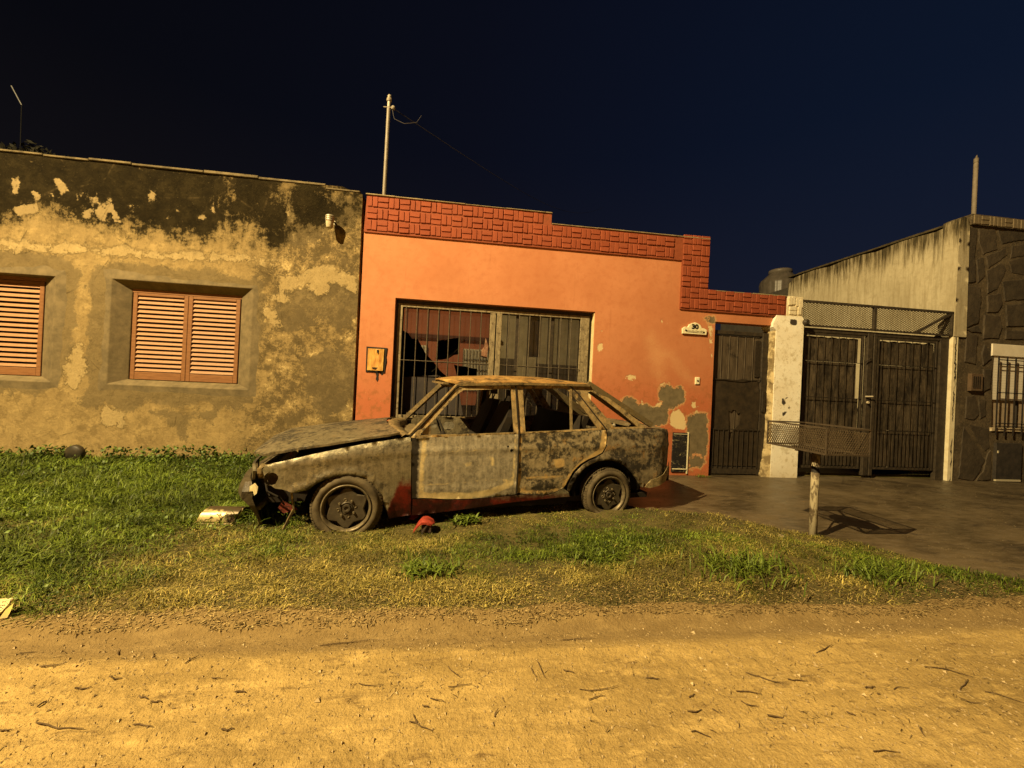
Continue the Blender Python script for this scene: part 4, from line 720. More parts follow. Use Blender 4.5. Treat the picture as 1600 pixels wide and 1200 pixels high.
# dark tree and aerial behind the stucco house
def leafcloud(name,n,c,r,size,mat,parent):
    d=RNG.normal(size=(n,3)); d/=np.linalg.norm(d,axis=1)[:,None]; rad=RNG.random(n)**.45
    cl=RNG.normal(size=(14,3)); cl/=np.linalg.norm(cl,axis=1)[:,None]; cl*=.75
    ci=RNG.integers(0,14,n); P=cl[ci]+d*rad[:,None]*.45; P=P*np.array(r)+np.array(c)
    u=RNG.normal(size=(n,3));u/=np.linalg.norm(u,axis=1)[:,None]; v=np.cross(u,RNG.normal(size=(n,3)));v/=np.linalg.norm(v,axis=1)[:,None]
    s=size*(.6+.8*RNG.random(n))[:,None]
    V=np.stack([P-u*s,P+v*s*.4,P+u*s,P-v*s*.4],1).reshape(-1,3); F=(np.arange(n)[:,None]*4+np.arange(4)).tolist()
    return mk(name,V,F,mat,parent)
tr=empty('garden_tree',(-9.6,10.2,0)); tag(tr,'dim dark tree crown rising behind the mouldy roof at far left','tree')
MB().tube([(0,0,0),(.05,.1,2.4),(-.1,.05,4.2),(-.2,0,5.6)],[.16,.13,.09,.03],9).tube([(.0,.08,3.4),(.5,.2,5.2)],[.07,.02],7).tube([(-.1,.05,4.0),(-.9,.1,5.3)],[.06,.02],7).build('trunk',simple('dark_bark',(.03,.022,.015)),tr,True)
leafcloud('crown',3000,(-.35,0,5.45),(.75,.7,.75),.06,simple('dark_leaf',(.0035,.0035,.001),(.008,.007,.002),3),tr)
o=MB().tube([(-9.05,8.6,6.62),(-8.86,8.6,6.27)],.009,6).build('aerial_rod',simple('dull_aluminium',(.09,.09,.09),rough=.4))
MB().tube([(-8.86,8.6,6.265),(-8.84,8.62,3.5)],.007,6).build('aerial_stay',simple('black_stay',(.0015,.0015,.0015),rough=1),o); tag(o,'thin tilted aerial rod in the dark sky above the far left roof','aerial')
# ================================================================== ACROSS THE STREET (seen mirrored in the garage glass)
oh=empty('opposite_house',(0,-7,0)); tag(oh,'pink house across the street mirrored in the garage glass','house')
MPK=simple('pink_render',(.44,.155,.085),(.38,.13,.07),2)
b=MB().box(-16,1.3,-7.2,-7,0,4.75).box(-16,1.3,-14,-7.2,4.4,4.5)
P_(b.build('wall',MPK),oh)
b=MB().box(-16,1.5,-6.98,-6.9,3.25,3.42); P_(b.build('shadow_band',simple('painted_shadow_tone',(.10,.035,.02))),oh)  # dark-coloured strip standing in for the shadow band under a canopy
P_(MB().add([(-3.5,-6.99,5.0),(1.3,-6.99,4.75),(1.3,-7.19,4.75),(-3.5,-7.19,5.6)],[(0,1,2,3)]).build('roof_edge',MPK),oh)
for x0,x1,z0,z1 in ((1.0-1.2,1.28,.9,2.85),(-3.0,-1.9,0,2.9),(-8.5,-7,.9,2.7)):
    w=MB().box(x0,x1,-7.02,-6.97,z0,z1).build('window',simple('white_blind',(.75,.70,.55))); P_(w,oh)
    b=MB(); n=int((x1-x0)/.14)
    for i in range(n+1): b.box(x0+i*(x1-x0)/n-.012,x0+i*(x1-x0)/n+.012,-6.94,-6.92,z0,z1)
    for k in range(1,4): b.box(x0,x1,-6.945,-6.925,z0+(z1-z0)*k/4-.012,z0+(z1-z0)*k/4+.012)
    sub(b.build('grille',MWBAR),w)
o2=empty('opposite_garage',(4,-7,0)); tag(o2,'cream rendered garage across the street mirrored in the glass','garage')
P_(MB().box(1.32,12,-7.2,-7.0,0,4.9).box(2.6,12,-6.6,-6.5,0,2.6).build('wall',simple('cream_render',(.60,.53,.36),(.45,.39,.25),2)),o2); P_(MB().box(1.32,2.3,-6.99,-6.96,0,2.5).box(3.2,5.8,-6.49,-6.46,0,2.3).build('door',simple('grey_shutter',(.16,.13,.09),(.1,.08,.055),4)),o2)
up_=empty('utility_pole',(1.05,-6.0,0)); tag(up_,'utility pole across the street mirrored in the garage glass','utility pole'); MB().tube([(0,0,0),(0,0,7)],.10,10).build('pole',MROOF,up_)
# street lamp that lights the scene, standing out of frame to the left across the road
lp=empty('street_lamp',(LAMP.x-.1,LAMP.y-1.9,0)); tag(lp,'tall sodium street lamp across the road, out of frame to the left','street lamp')
MB().tube([(0,0,0),(0,0,LAMP.z-.6),(0,.3,LAMP.z+.05),(.05,1.4,LAMP.z+.22)],[.09,.06,.04,.035],12).build('pole',MPOLE,lp,True)
MB().lathe([(0,.16),(.10,.15),(.19,.06),(.2,.0),(.19,-.01)],24,'z',(.1,1.9,LAMP.z+.12)).build('lamp_hood',MPOLE,lp,True)
me_=M('sodium_glow'); me_.b.inputs['Base Color'].default_value=(1,.7,.35,1); me_.b.inputs['Emission Color'].default_value=(1,.72,.36,1); me_.b.inputs['Emission Strength'].default_value=30
MB().lathe([(.17,0),(.12,-.04),(0,-.06)],20,'z',(.1,1.9,LAMP.z+.17)).build('lamp_glass',me_.m,lp,True)
ld=bpy.data.lights.new('sodium_light','SPOT'); lo=bpy.data.objects.new('sodium_light',ld); COL.objects.link(lo); ld.spot_size=math.radians(150); ld.spot_blend=.5; ld.shadow_soft_size=.08; ld.energy=LAMP_W; ld.color=(1,.745,.35); lo.parent=lp; lo.location=(.1,1.9,LAMP.z+.02)
lo.rotation_euler=(Vector((5,6.5,-9)).to_track_quat('-Z','Y')).to_euler()
# ================================================================== BURNT CAR
CW=1.60
car=empty('burnt_car',(-.905,3.23,0),math.radians(11.1)); tag(car,'burnt-out five-door hatchback shell on flat tyres standing on the grass verge','car')
ARF=[(-.474,.376),(-.38,.352),(-.291,.369),(-.24,.41),(-.184,.442),(-.12,.465),(-.03,.478),(.041,.474),(.10,.452),(.150,.415),(.20,.36),(.245,.300),(.285,.215),(.310,.10)]
ARR=[(1.985,.25),(2.02,.34),(2.065,.415),(2.12,.475),(2.19,.520),(2.27,.548),(2.364,.560),(2.44,.555),(2.52,.535),(2.60,.49),(2.67,.43),(2.73,.36),(2.79,.28)]
def polyd(u,z,pl):
    d=np.full(np.shape(u),9.)
    for (ax,ay),(bx,by) in zip(pl[:-1],pl[1:]):
        ex,ey=bx-ax,by-ay;t=np.clip(((u-ax)*ex+(z-ay)*ey)/(ex*ex+ey*ey),0,1);d=np.minimum(d,np.hypot(u-ax-ex*t,z-ay-ey*t))
    return d
def sv(u,z,sd=0):
    u=np.asarray(u,float);z=np.asarray(z,float)
    v=np.where(z<.85,.02*(z-.5)**2/.12,.03+(z-.85)*.36)
    v=v+np.clip((-.42-u)/.36,0,1)**2*.20+np.clip((u-2.98)/.26,0,1)**2*.14
    # wheel-arch lips stand proud
    for pl in (ARF[1:],ARR): 
        d=polyd(u,z,pl); v=v-.026*np.exp(-((d-.024)/.016)**2)
    # crease along the flank and the fender shoulder rolling inward
    cr=np.interp(u,[-.62,-.14,.45,1.44,2.4,3.2],[.545,.61,.66,.685,.70,.70])
    v=v-.010*np.exp(-((z-cr)/.02)**2)
    sh=np.interp(u,[-.62,-.14,.45],[.545,.645,.74]); v=v+np.where(u<.47,np.clip(z-sh,0,1)*.55,0)
    v=v-.006*np.exp(-((z-.335)/.012)**2)*(u>.5)*(u<2.0)
    # heat buckling
    v=v+.012*(fbm(u*4+7+sd*3,z*5,3)-.5)+.004*(fbm(u*17+3,z*19,2)-.5)
    return v
def bmat(name,ash,dark,rust,tdark=.52,trust=.6,streak=.3,rough=.62,big=3.,pale=None,marks=(.42,.32,.15),met=.2):
    m=M(name); n0=m.noise(big*.6,8,.70,None,.1); n1=m.noise(big,8,.74,None,.2); n2=m.noise(22,6,.72); n3=m.noise(110,4,.7); nv=m.noise(6,5,.7,m.scale(m.co,(5,5,.5)))
    k=m.mix(m.step(n2,.38,.64),ash,tuple(a*.45 for a in ash)); k=m.mix(m.math('MULTIPLY',m.step(nv,.45,.68),streak),k,tuple(a*1.35 for a in ash))
    rr=m.math('ADD',n1,m.math('MULTIPLY',m.math('SUBTRACT',n2,.5),.35)); k=m.mix(m.math('MULTIPLY',m.step(rr,trust,trust+.07),.8),k,rust)
    dd=m.math('ADD',n0,m.math('MULTIPLY',m.math('SUBTRACT',n2,.5),.55)); k=m.mix(m.math('MULTIPLY',m.step(dd,tdark-.03,tdark+.085),.92),k,dark)
    if pale: 
        pp=m.math('ADD',m.noise(big*1.7,5,.7,None,.5),m.math('MULTIPLY',m.math('SUBTRACT',n3,.5),.1)); k=m.mix(m.step(pp,.66,.685),k,pale)
    k=m.mix(m.math('MULTIPLY',m.step(n3,.58,.74),.5),k,tuple(a*.25 for a in ash))
    re=m.math('ADD',m.attr('redness'),m.math('MULTIPLY',m.math('SUBTRACT',n1,.5),.30)); re=m.math('ADD',re,m.math('MULTIPLY',m.math('SUBTRACT',n2,.5),.08))
    k=m.mix(m.step(re,-.01,.06),k,m.mix(m.step(n1,.42,.56),(.150,.016,.009),(.035,.010,.007)))
    pm=m.math('ADD',m.attr('marks'),m.math('MULTIPLY',m.math('SUBTRACT',n2,.5),.045)); k=m.mix(m.math('MULTIPLY',m.step(pm,-.006,.008),.85),k,m.mix(m.step(n2,.4,.6),marks,tuple(a*1.3 for a in marks)))
    st=m.math('ADD',m.attr('soot'),m.math('MULTIPLY',m.math('SUBTRACT',n2,.5),.06)); k=m.mix(m.step(st,-.008,.012),k,(.018,.014,.009))
    m.col(k); m.rough(m.mix(m.step(dd,tdark,tdark+.1),(rough,)*3,(.8,)*3)).bump(n2,.35,.010).bump(n3,.4,.003).bump(m.step(rr,trust,trust+.05),.25,.003); m.b.inputs['Specular IOR Level'].default_value=.45
    m.metal(met); return m.m
MFEN=bmat('scorched_fender',(.225,.197,.128),(.042,.034,.020),(.36,.30,.17),.57,.56,.6,.36,3.,None,(.45,.35,.14),.45)
MDR1=bmat('ash_front_door',(.320,.283,.200),(.150,.128,.082),(.43,.37,.25),.60,.58,.7,.55,4,None,(.55,.44,.22))
MDR2=bmat('mottled_rear_door',(.320,.262,.155),(.020,.016,.009),(.42,.25,.08),.475,.55,.5,.5,6.5,None,(.48,.33,.13))
MQTR=bmat('charred_quarter',(.235,.190,.115),(.018,.014,.009),(.40,.24,.09),.475,.55,.4,.5,5.5,(.40,.29,.15))
MHOOD=bmat('charred_bonnet',(.185,.155,.095),(.030,.024,.015),(.26,.19,.09),.485,.58,.4,.42,3.2,None,(.4,.3,.12),.3)
MRF=bmat('rusted_roof',(.40,.23,.07),(.060,.040,.016),(.60,.38,.12),.53,.50,.3,.5,6)
MPIL=bmat('burnt_pillar',(.33,.24,.11),(.035,.026,.014),(.42,.26,.09),.54,.53,.4,.45,8)
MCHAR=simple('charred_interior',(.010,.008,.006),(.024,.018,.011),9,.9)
MINN=bmat('inner_steel',(.185,.15,.082),(.025,.019,.011),(.22,.15,.07),.52,.62,.4,.6,4)
def Rred(u,z): # paint that survived low on the wings and sills
    lim=np.interp(u,[-.7,.25,.40,.50,.56,1.0,1.45,2.0,2.1],[-.5,.05,.46,.44,.27,.262,.245,.225,-.5]); return lim-z
zero=lambda u,z:np.zeros_like(u)-1.
def side(name,outl,holes,mat,res=.034,th=.004,off=0,far=True,near=True,soot=None,red=None,marks=None):
    r=[]
    A=dict(redness=red or zero,soot=soot or zero,marks=marks or zero)
    if near:
        o=sheet(name,outl,holes,res,lambda u,z:(u,sv(u,z)+off,z),lambda u,z:(u,sv(u,z)+off+th,z),mat,car,attrs=A); r.append(o)
    if far:
        o=sheet(name,outl,holes,res*1.5,lambda u,z:(u,CW-sv(u,z,1)-off,z),lambda u,z:(u,CW-sv(u,z,1)-off-th,z),mat,car,attrs=A); r.append(o)
    return r
arF=ARF[::-1]
fen=[(-.600,.560),(-.50,.590),(-.41,.612),(-.28,.645),(-.139,.675),(.088,.722),(.28,.754),(.470,.783),(.478,.70),(.490,.40),(.505,.118),(.325,.10)]+ARF[::-1][1:-1]+[(-.474,.380),(-.52,.385),(-.56,.41),(-.605,.47),(-.625,.52)]
hl=[(-.545+.042*math.cos(a)*(1+.15*math.sin(3*a)),.458+.050*math.sin(a)) for a in np.linspace(0,2*PI,14,endpoint=False)]
side('front_wing',fen,[hl],MFEN,.03,red=Rred,soot=lambda u,z:.010-polyd(u,z,ARF[2:]))
dsoot=lambda u,z:np.maximum(.535-u+.012*np.sin(z*40),.008-z*0-np.maximum(0,z-.27))
fd=[(.503,.262),(.60,.262),(.80,.243),(.985,.235),(1.20,.240),(1.434,.255),(1.436,.50),(1.436,.812),(1.20,.805),(.80,.789),(.482,.770),(.49,.5)]
key=[(1.375+.014*math.cos(a),.665+.016*math.sin(a)) for a in np.linspace(0,2*PI,9,endpoint=False)]
key2=[(1.340+.012*math.cos(a),.700+.009*math.sin(a)) for a in np.linspace(0,2*PI,8,endpoint=False)]
bandl=lambda u,z,pl,w:w-polyd(u,z,pl)
fdm=lambda u,z:np.maximum.reduce([bandl(u,z,[(.585,.76),(.575,.5),(.58,.30)],.018),bandl(u,z,[(.58,.285),(.80,.268),(1.0,.262),(1.2,.29),(1.38,.36)],.022+.012*fbm(u*9,z*0,2)),bandl(u,z,[(1.40,.36),(1.415,.8)],.010),bandl(u,z,[(.60,.645),(1.15,.675)],.0035),bandl(u,z,[(.60,.375),(1.38,.405)],.003),sdf(u,z,[(.925,.560),(.955,.525),(1.012,.529),(.990,.545),(1.0,.564),(.965,.55)]),sdf(u,z,[(1.156,.613),(1.204,.606),(1.219,.531),(1.177,.526),(1.185,.572)])])
FD=side('front_door',fd,[key,key2],MDR1,.026,off=.004,red=lambda u,z:sdf(u,z,[(1.19,.712),(1.30,.71),(1.30,.685),(1.19,.683)])*2-.06,marks=fdm,soot=lambda u,z:np.maximum(.548-u,sdf(u,z,[(1.0,.20),(1.44,.20),(1.44,.262),(1.2,.25)])))
rd=[(1.446,.27),(1.494,.262),(1.60,.245),(1.714,.242),(1.84,.262),(1.925,.305),(1.955,.36),(2.01,.455),(2.08,.525),(2.17,.572),(2.25,.600),(2.325,.635),(2.352,.68),(2.372,.76),(2.376,.858),(1.90,.834),(1.446,.814)]
side('rear_door',rd,[[(1.42+.8,.742),(2.26,.742),(2.262,.715),(2.245,.715),(2.245,.732),(2.22,.734)]],MDR2,.026,off=.004,red=zero,marks=lambda u,z:np.maximum.reduce([bandl(u,z,[(2.355,.83),(2.335,.72),(2.30,.64),(2.20,.59),(2.09,.52),(2.0,.42),(1.93,.32)],.020+.02*fbm(u*7,z*7,2)),bandl(u,z,[(1.49,.285),(1.72,.262),(1.86,.285)],.013),bandl(u,z,[(1.46,.78),(1.465,.3)],.010),sdf(u,z,[(1.522,.417),(1.915,.418),(1.903,.398),(1.536,.398)]),sdf(u,z,[(1.786,.574),(1.906,.585),(1.923,.511),(1.83,.488)])]))
qt=[(2.388,.862),(2.60,.868),(2.80,.874),(3.0,.872),(3.17,.865),(3.205,.855),(3.21,.70),(3.18,.55),(3.15,.44),(3.10,.38),(2.98,.335),(2.86,.305),(2.835,.275)]+ARR[::-1]+[(1.955,.27),(1.965,.33),(2.025,.44),(2.10,.515),(2.18,.560),(2.26,.587),(2.335,.625),(2.365,.675),(2.384,.76)]
side('rear_quarter',qt,[],MQTR,.03,soot=lambda u,z:.010-polyd(u,z,ARR))
sill=[(.512,.112),(.93,.138),(1.32,.178),(1.70,.20),(1.99,.212),(1.965,.262),(1.92,.295),(1.84,.253),(1.72,.232),(1.5,.252),(1.44,.246),(.985,.226),(.80,.234),(.60,.253),(.512,.253)]
side('sill',sill,[],MFEN,.03,off=.002,red=lambda u,z:Rred(u,z)+.03)
tb=[(2.84,.275),(2.90,.262),(3.02,.285),(3.12,.325),(3.19,.38),(3.205,.46),(3.205,.515),(3.15,.47),(3.06,.40),(2.98,.372),(2.90,.35),(2.86,.31)]
side('bumper_corner',tb,[],bmat('melted_pale_bumper',(.42,.33,.17),(.10,.07,.035),(.46,.36,.18),.68,.55,.3,.6,6),.03,off=-.016,far=False)
# belt mouldings and door window frames (plates following the side glass plane)
ff=[(.470,.775),(.66,.985),(.855,1.200),(.885,1.222),(.96,1.232),(1.20,1.250),(1.438,1.262),(1.438,.815)]
fh=[(.538,.798),(.665,.93),(.80,1.080),(.885,1.165),(.935,1.198),(1.10,1.208),(1.398,1.228),(1.398,.828),(1.0,.812)]
side('front_window_frame',ff,[fh],MPIL,.035,th=.02,off=.006,red=zero)
rf=[(1.447,.818),(1.447,1.262),(1.70,1.276),(1.985,1.285),(2.035,1.270),(2.11,1.20),(2.25,1.02),(2.372,.862),(1.9,.836)]
rh=[(1.510,.832),(1.517,1.235),(1.75,1.246),(1.962,1.254),(1.998,1.238),(2.10,1.125),(2.20,.995),(2.285,.872),(1.9,.850)]
side('rear_window_frame',rf,[rh],MPIL,.035,th=.02,off=.006,red=zero)
# body C pillar with the burnt-out rear quarter light
cp=[(2.045,1.285),(2.236,1.298),(2.42,1.206),(2.60,1.085),(2.76,.965),(2.86,.880),(2.60,.868),(2.385,.864),(2.26,1.02),(2.12,1.20)]
ch=[(2.225,1.225),(2.262,1.240),(2.42,1.148),(2.58,1.035),(2.72,.925),(2.76,.890),(2.62,.884),(2.478,.884),(2.40,.98),(2.28,1.115),(2.225,1.175)]
side('c_pillar',cp,[ch],MPIL,.035,th=.03,off=.004,red=zero)
for s in (0,1):
    Y=(lambda v:v) if s==0 else (lambda v:CW-v)
    b=MB(); b.bar((2.03,Y(.178),1.25),(1.995,Y(.052),.85),.018,.022); b.build('quarter_light_bar',MPIL,car)
    b=MB(); b.bar((.47,Y(.065),.785),(.885,Y(.185),1.232),.045,.045).bar((.885,Y(.185),1.232),(1.0,Y(.19),1.262),.045,.04); b.build('windscreen_pillar',MPIL,car)
    b=MB(); b.bar((2.235,Y(.205),1.318),(2.975,Y(.115),.905),.05,.055).bar((2.20,Y(.262),1.300),(2.86,Y(.19),.885),.03,.05); b.build('tailgate_frame_side',MHOOD,car)
    b=MB(); b.bar((1.442,Y(.045),.25),(1.442,Y(.05),.82),.05,.04).bar((1.442,Y(.055),.82),(1.45,Y(.20),1.25),.045,.03); b.build('centre_pillar',MCHAR,car)  # pillar coloured black to give the gap between the doors its shade
    b=MB(); b.box(.50,1.98,min(Y(.06),Y(.16)),max(Y(.06),Y(.16)),.13,.24); b.build('inner_sill',MCHAR,car)
# dark strips put in for the shade of the gaps round doors and gutter
def seam(pts,w=.011,far=False):
    b=MB()
    for p,q in zip(pts[:-1],pts[1:]):
        a=(p[0],float(sv(p[0],p[1]))-.001,p[1]); c=(q[0],float(sv(q[0],q[1]))-.001,q[1]); b.bar(a,c,.010,w,(0,1,0) if abs(q[0]-p[0])<.01 else (0,0,1))
    b.build('gap_shade_strip',MCHAR,car)
seam([(.462,.782),(.55,.870),(.66,.990),(.76,1.100),(.856,1.206),(.89,1.228),(.96,1.238),(1.2,1.256),(1.438,1.268)]); seam([(1.447,1.268),(1.70,1.282),(1.98,1.291),(2.035,1.278),(2.11,1.207),(2.25,1.027),(2.378,.868)])
seam([(1.4415,.26),(1.4415,.5),(1.4415,.81),(1.4425,1.0),(1.4425,1.255)],.014)
# roof
def roofz(u,v):
    t=(v-CW/2)/(CW/2-.17); zs=np.interp(u,[.62,.90,1.4,2.24],[1.222,1.262,1.292,1.308]); crown=np.interp(u,[.62,.8,1.1,1.5,1.9,2.24],[.035,.052,.062,.066,.058,.03])
    return zs+crown*(1-np.clip(t*t,0,1))+.012*(fbm(u*4,v*4,3)-.5)+.015*(v/CW)
rfo=[(.86,.205),(.80,.35),(.765,.60),(.755,.80),(.765,1.0),(.80,1.25),(.86,1.395),(1.2,1.43),(1.8,1.43),(2.24,1.40),(2.27,1.2),(2.285,.8),(2.27,.4),(2.24,.20),(1.8,.17),(1.2,.172)]
sheet('roof',rfo,[],.045,lambda u,v:(u,v,roofz(u,v)),lambda u,v:(u,v,roofz(u,v)-.012),MRF,car,attrs=dict(marks=zero,redness=zero,soot=zero))
b=MB()
for s in (0,1):
    Y=(lambda v:v) if s==0 else (lambda v:CW-v)
    b.bar((.93,Y(.172),1.248),(1.5,Y(.168),1.282),.03,.022).bar((1.5,Y(.168),1.282),(2.24,Y(.176),1.298),.03,.022)
b.bar((.79,.30,1.252),(.79,1.30,1.262),.05,.02).bar((2.25,.22,1.30),(2.25,1.38,1.31),.06,.03); b.build('roof_rail',MPIL,car)
# bonnet, sprung up above the wings
def hoodz(u,v):
    e=np.interp(u,[-.83,-.72,-.609,-.306,.028,.315,.50],[.520,.595,.622,.695,.760,.805,.83]); t=(v-CW/2)/(CW/2-.06)
    return e+np.interp(u,[-.83,-.78,-.6,-.3,0,.5],[.0,.075,.118,.092,.066,.035])*(1-t*t)+.016*(fbm(u*3+5,v*3,3)-.5)+.008*(fbm(u*11,v*11,2)-.5)-.006*np.exp(-((np.abs(v-CW/2)-.42)/.02)**2)
hood=[(-.64,.12),(-.30,.070),(.03,.055),(.31,.060),(.385,.085),(.345,.22),(.30,.42),(.275,.62),(.27,.80),(.275,.98),(.30,1.18),(.345,1.38),(.385,1.515),(.31,1.54),(.03,1.545),(-.30,1.53),(-.66,1.49),(-.755,1.30),(-.805,1.0),(-.815,.80),(-.805,.60),(-.75,.30)]
sheet('bonnet',hood,[],.04,lambda u,v:(u,v,hoodz(u,v)),lambda u,v:(u,v,hoodz(u,v)-.018),MHOOD,car,attrs=dict(marks=zero,redness=zero,soot=zero))
# cowl strip, scuttle, bulkhead
b=MB(); n=14; V=[]
for i in range(n+1):
    t=i/n; v=.075+(CW-.15)*t; u=.43-.12*(1-(2*t-1)**2)+.008*math.sin(i*2.1); z=.795+.035*(1-(2*t-1)**2)+.006*math.sin(i*3.3); V+=[(u-.03,v,z-.015),(u,v,z+.004),(u+.09,v,z-.02),(u+.10,v,z-.12)]
b.add(V,[(i*4+j,i*4+1+j,i*4+5+j,i*4+4+j) for i in range(n) for j in range(3)]); b.build('scuttle',MPIL,car,True)
b=MB().box(.36,.40,.08,CW-.08,.15,.76).box(-.62,.38,.22,.30,.22,.55).box(-.62,.38,CW-.30,CW-.22,.22,.55).box(-.50,.30,.35,1.25,.18,.52); b.build('engine_bay',MCHAR,car)
b=MB().box(.40,2.95,.10,CW-.10,.14,.19).box(2.05,2.95,.22,CW-.22,.19,.42).box(2.0,2.04,.12,CW-.12,.18,.60); b.build('floor_pan',MCHAR,car)
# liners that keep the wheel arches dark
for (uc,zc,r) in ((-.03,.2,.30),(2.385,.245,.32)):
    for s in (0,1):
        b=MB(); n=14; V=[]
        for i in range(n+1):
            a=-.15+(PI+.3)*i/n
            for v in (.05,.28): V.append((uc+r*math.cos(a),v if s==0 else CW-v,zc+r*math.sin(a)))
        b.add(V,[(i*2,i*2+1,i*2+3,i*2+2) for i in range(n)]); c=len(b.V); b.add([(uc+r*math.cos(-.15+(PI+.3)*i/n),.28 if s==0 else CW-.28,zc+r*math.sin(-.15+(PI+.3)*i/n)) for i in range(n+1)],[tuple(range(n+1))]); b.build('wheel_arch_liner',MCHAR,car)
# nose: grille panel, bumper, lamp buckets
def nose(v): t=(v-CW/2)/(CW/2); return -.79+.15*np.abs(t)**3.2
gr=[(.16,.42),(1.44,.42),(1.47,.50),(1.42,.53),(.8,.54),(.18,.53),(.13,.50)]
hs=[[(.50,.44),(1.10,.44),(1.10,.52),(.50,.52)],[(.24,.44),(.44,.44),(.44,.515),(.24,.51)],[(1.16,.44),(1.38,.44),(1.38,.51),(1.16,.515)]]
sheet('grille_panel',gr,hs,.05,lambda v,z:(nose(v)+.02*(z-.44)+.008*(fbm(v*6,z*6)-.5),v,z),lambda v,z:(nose(v)+.02,v,z),MHOOD,car,attrs=dict(marks=zero,redness=zero,soot=zero))
bp=[(.05,.36),(.10,.425),(.4,.44),(.8,.44),(1.2,.44),(1.5,.43),(1.57,.38),(1.56,.22),(1.45,.13),(1.1,.11),(.7,.10),(.40,.08),(.22,.04),(.15,.05),(.10,.14),(.06,.25)]
MBUMP=simple('charred_plastic_bumper',(.035,.028,.018),(.085,.066,.038),9,.5,.5,.02)
sheet('front_bumper',bp,[],.03,lambda v,z:(nose(v)-.035-.05*np.exp(-((z-.33)/.09)**2)+np.clip(.30-z,0,1)*.42+.025*(fbm(v*5,z*8,3)-.5),v,z),lambda v,z:(nose(v)-.01+np.clip(.30-z,0,1)*.42,v,z),MBUMP,car)
b=MB().bar((-.42,.06,.37),(-.40,.08,.20),.014).bar((-.40,.08,.20),(-.46,.05,.05),.016).bar((-.46,.05,.05),(-.36,.10,.03),.02,.01); b.build('hanging_strut',MPIL,car)
b=MB().lathe([(.055,.0),(.060,.02),(.045,.07),(.02,.10),(0,.11)],16,'y',(-.55,.03,.46)); b.build('headlamp_bucket',MINN,car)
b=MB().lathe([(.075,.0),(.085,.01),(.07,.05),(.03,.09),(.0,.10)],20,'y',(0,0,0)); b.V=[(-.70+y*.9+.02,.22+x*.9,.475+z*.75) for x,y,z in b.V]; b.build('headlamp_bucket',MPIL,car,True)
b=MB().bar((-.66,.12,.50),(-.66,1.48,.50),.03,.04).bar((-.66,.42,.18),(-.66,.42,.52),.03).bar((-.66,1.18,.18),(-.66,1.18,.52),.03).bar((-.66,.14,.20),(-.66,1.46,.20),.03,.03).bar((-.60,.16,.50),(-.40,.12,.56),.03,.02); b.build('radiator_support',MPIL,car)
b=MB().tube([(-.64,.20,.42),(-.60,.12,.34),(-.52,.10,.30),(-.48,.14,.22)],.007,6).tube([(-.62,.30,.44),(-.66,.25,.35),(-.60,.2,.28)],.005,6); b.build('burnt_wiring',MCHAR,car)
q=sheet('inner_wing_scrap',[(-.53,.19),(-.50,.245),(-.45,.215),(-.38,.165),(-.42,.155),(-.49,.145)],[],.03,lambda u,z:(u,.16+.02*fbm(u*20,z*20),z),lambda u,z:(u,.172+0*u,z),simple('blistered_red_paint',(.20,.035,.02),(.03,.012,.008),55),car)
b=MB().add([(-.70,.05,.40),(-.66,.03,.43),(-.64,.03,.40),(-.645,.03,.35),(-.665,.04,.33),(-.675,.04,.365),(-.70,.05,.36),(-.69,.07,.38)],[(0,1,2,3,4,5,6),(0,7,1),(5,7,6)]); b.build('lamp_shard',simple('melted_white_lens',(.72,.66,.42),(.5,.4,.2),30,.4),car)
# dashboard, wheel, door inners, seats
b=MB().box(.46,.60,.10,CW-.10,.66,.735,.0).box(.50,.58,.95,1.15,.50,.68); b.build('dashboard_frame',MINN,car)
b=MB(); pts=[(.80-.06*math.sin(a),.42+.17*math.cos(a),.76+.15*math.sin(a)) for a in np.linspace(0,2*PI,29)]; b.tube(pts,.009,8,False); b.tube([(.56,.42,.66),(.80,.42,.76)],.016,8).bar((.80,.26,.76),(.80,.58,.76),.014); b.build('steering_wheel',MCHAR,car)
inn=[(.56,.30),(1.42,.30),(1.42,.800),(.95,.83),(.62,.84),(.56,.78)]
hs=[[(1.02+.075*math.cos(a),.715+.055*math.sin(a)) for a in np.linspace(0,2*PI,14,endpoint=False)],[(.66,.70),(.72,.70),(.72,.76),(.66,.76)],[(.80,.69),(.87,.69),(.87,.73),(.80,.73)]]
sheet('door_inner_panel',inn,hs,.05,lambda u,z:(u,CW-.12+.01*fbm(u*5,z*5)+0*u,z),lambda u,z:(u,CW-.10+0*u,z),MINN,car,attrs=dict(marks=zero,redness=zero,soot=zero))
b=MB().box(.572,.640,.052,.060,.79,.872).bar((.565,.05,.79),(.64,.06,.875),.01); b.build('mirror_mount',MPIL,car)
def seat(v0,v1,u0,par):
    o=sheet('seat_back',[(v0,.45),(v1,.45),(v1+.0,.95),(v1-.06,1.09),(v0+.06,1.09),(v0,.95)],[],.06,lambda v,z:(u0+(z-.45)*.42+.02*fbm(v*9,z*9),v,z),lambda v,z:(u0+.09+(z-.45)*.42,v,z),MCHAR,par)
    MB().box(u0-.42,u0+.06,v0,v1,.26,.40).build('seat_base',MCHAR,par)
    MB().bar((u0+.29,v0+.14,1.08),(u0+.33,v0+.14,1.18),.012).bar((u0+.29,v1-.14,1.08),(u0+.33,v1-.14,1.18),.012).bar((u0+.33,v0+.12,1.18),(u0+.33,v1-.12,1.18),.03,.06).build('headrest_frame',MCHAR,par)
seat(.22,.70,1.16,car); seat(.90,1.38,1.16,car)
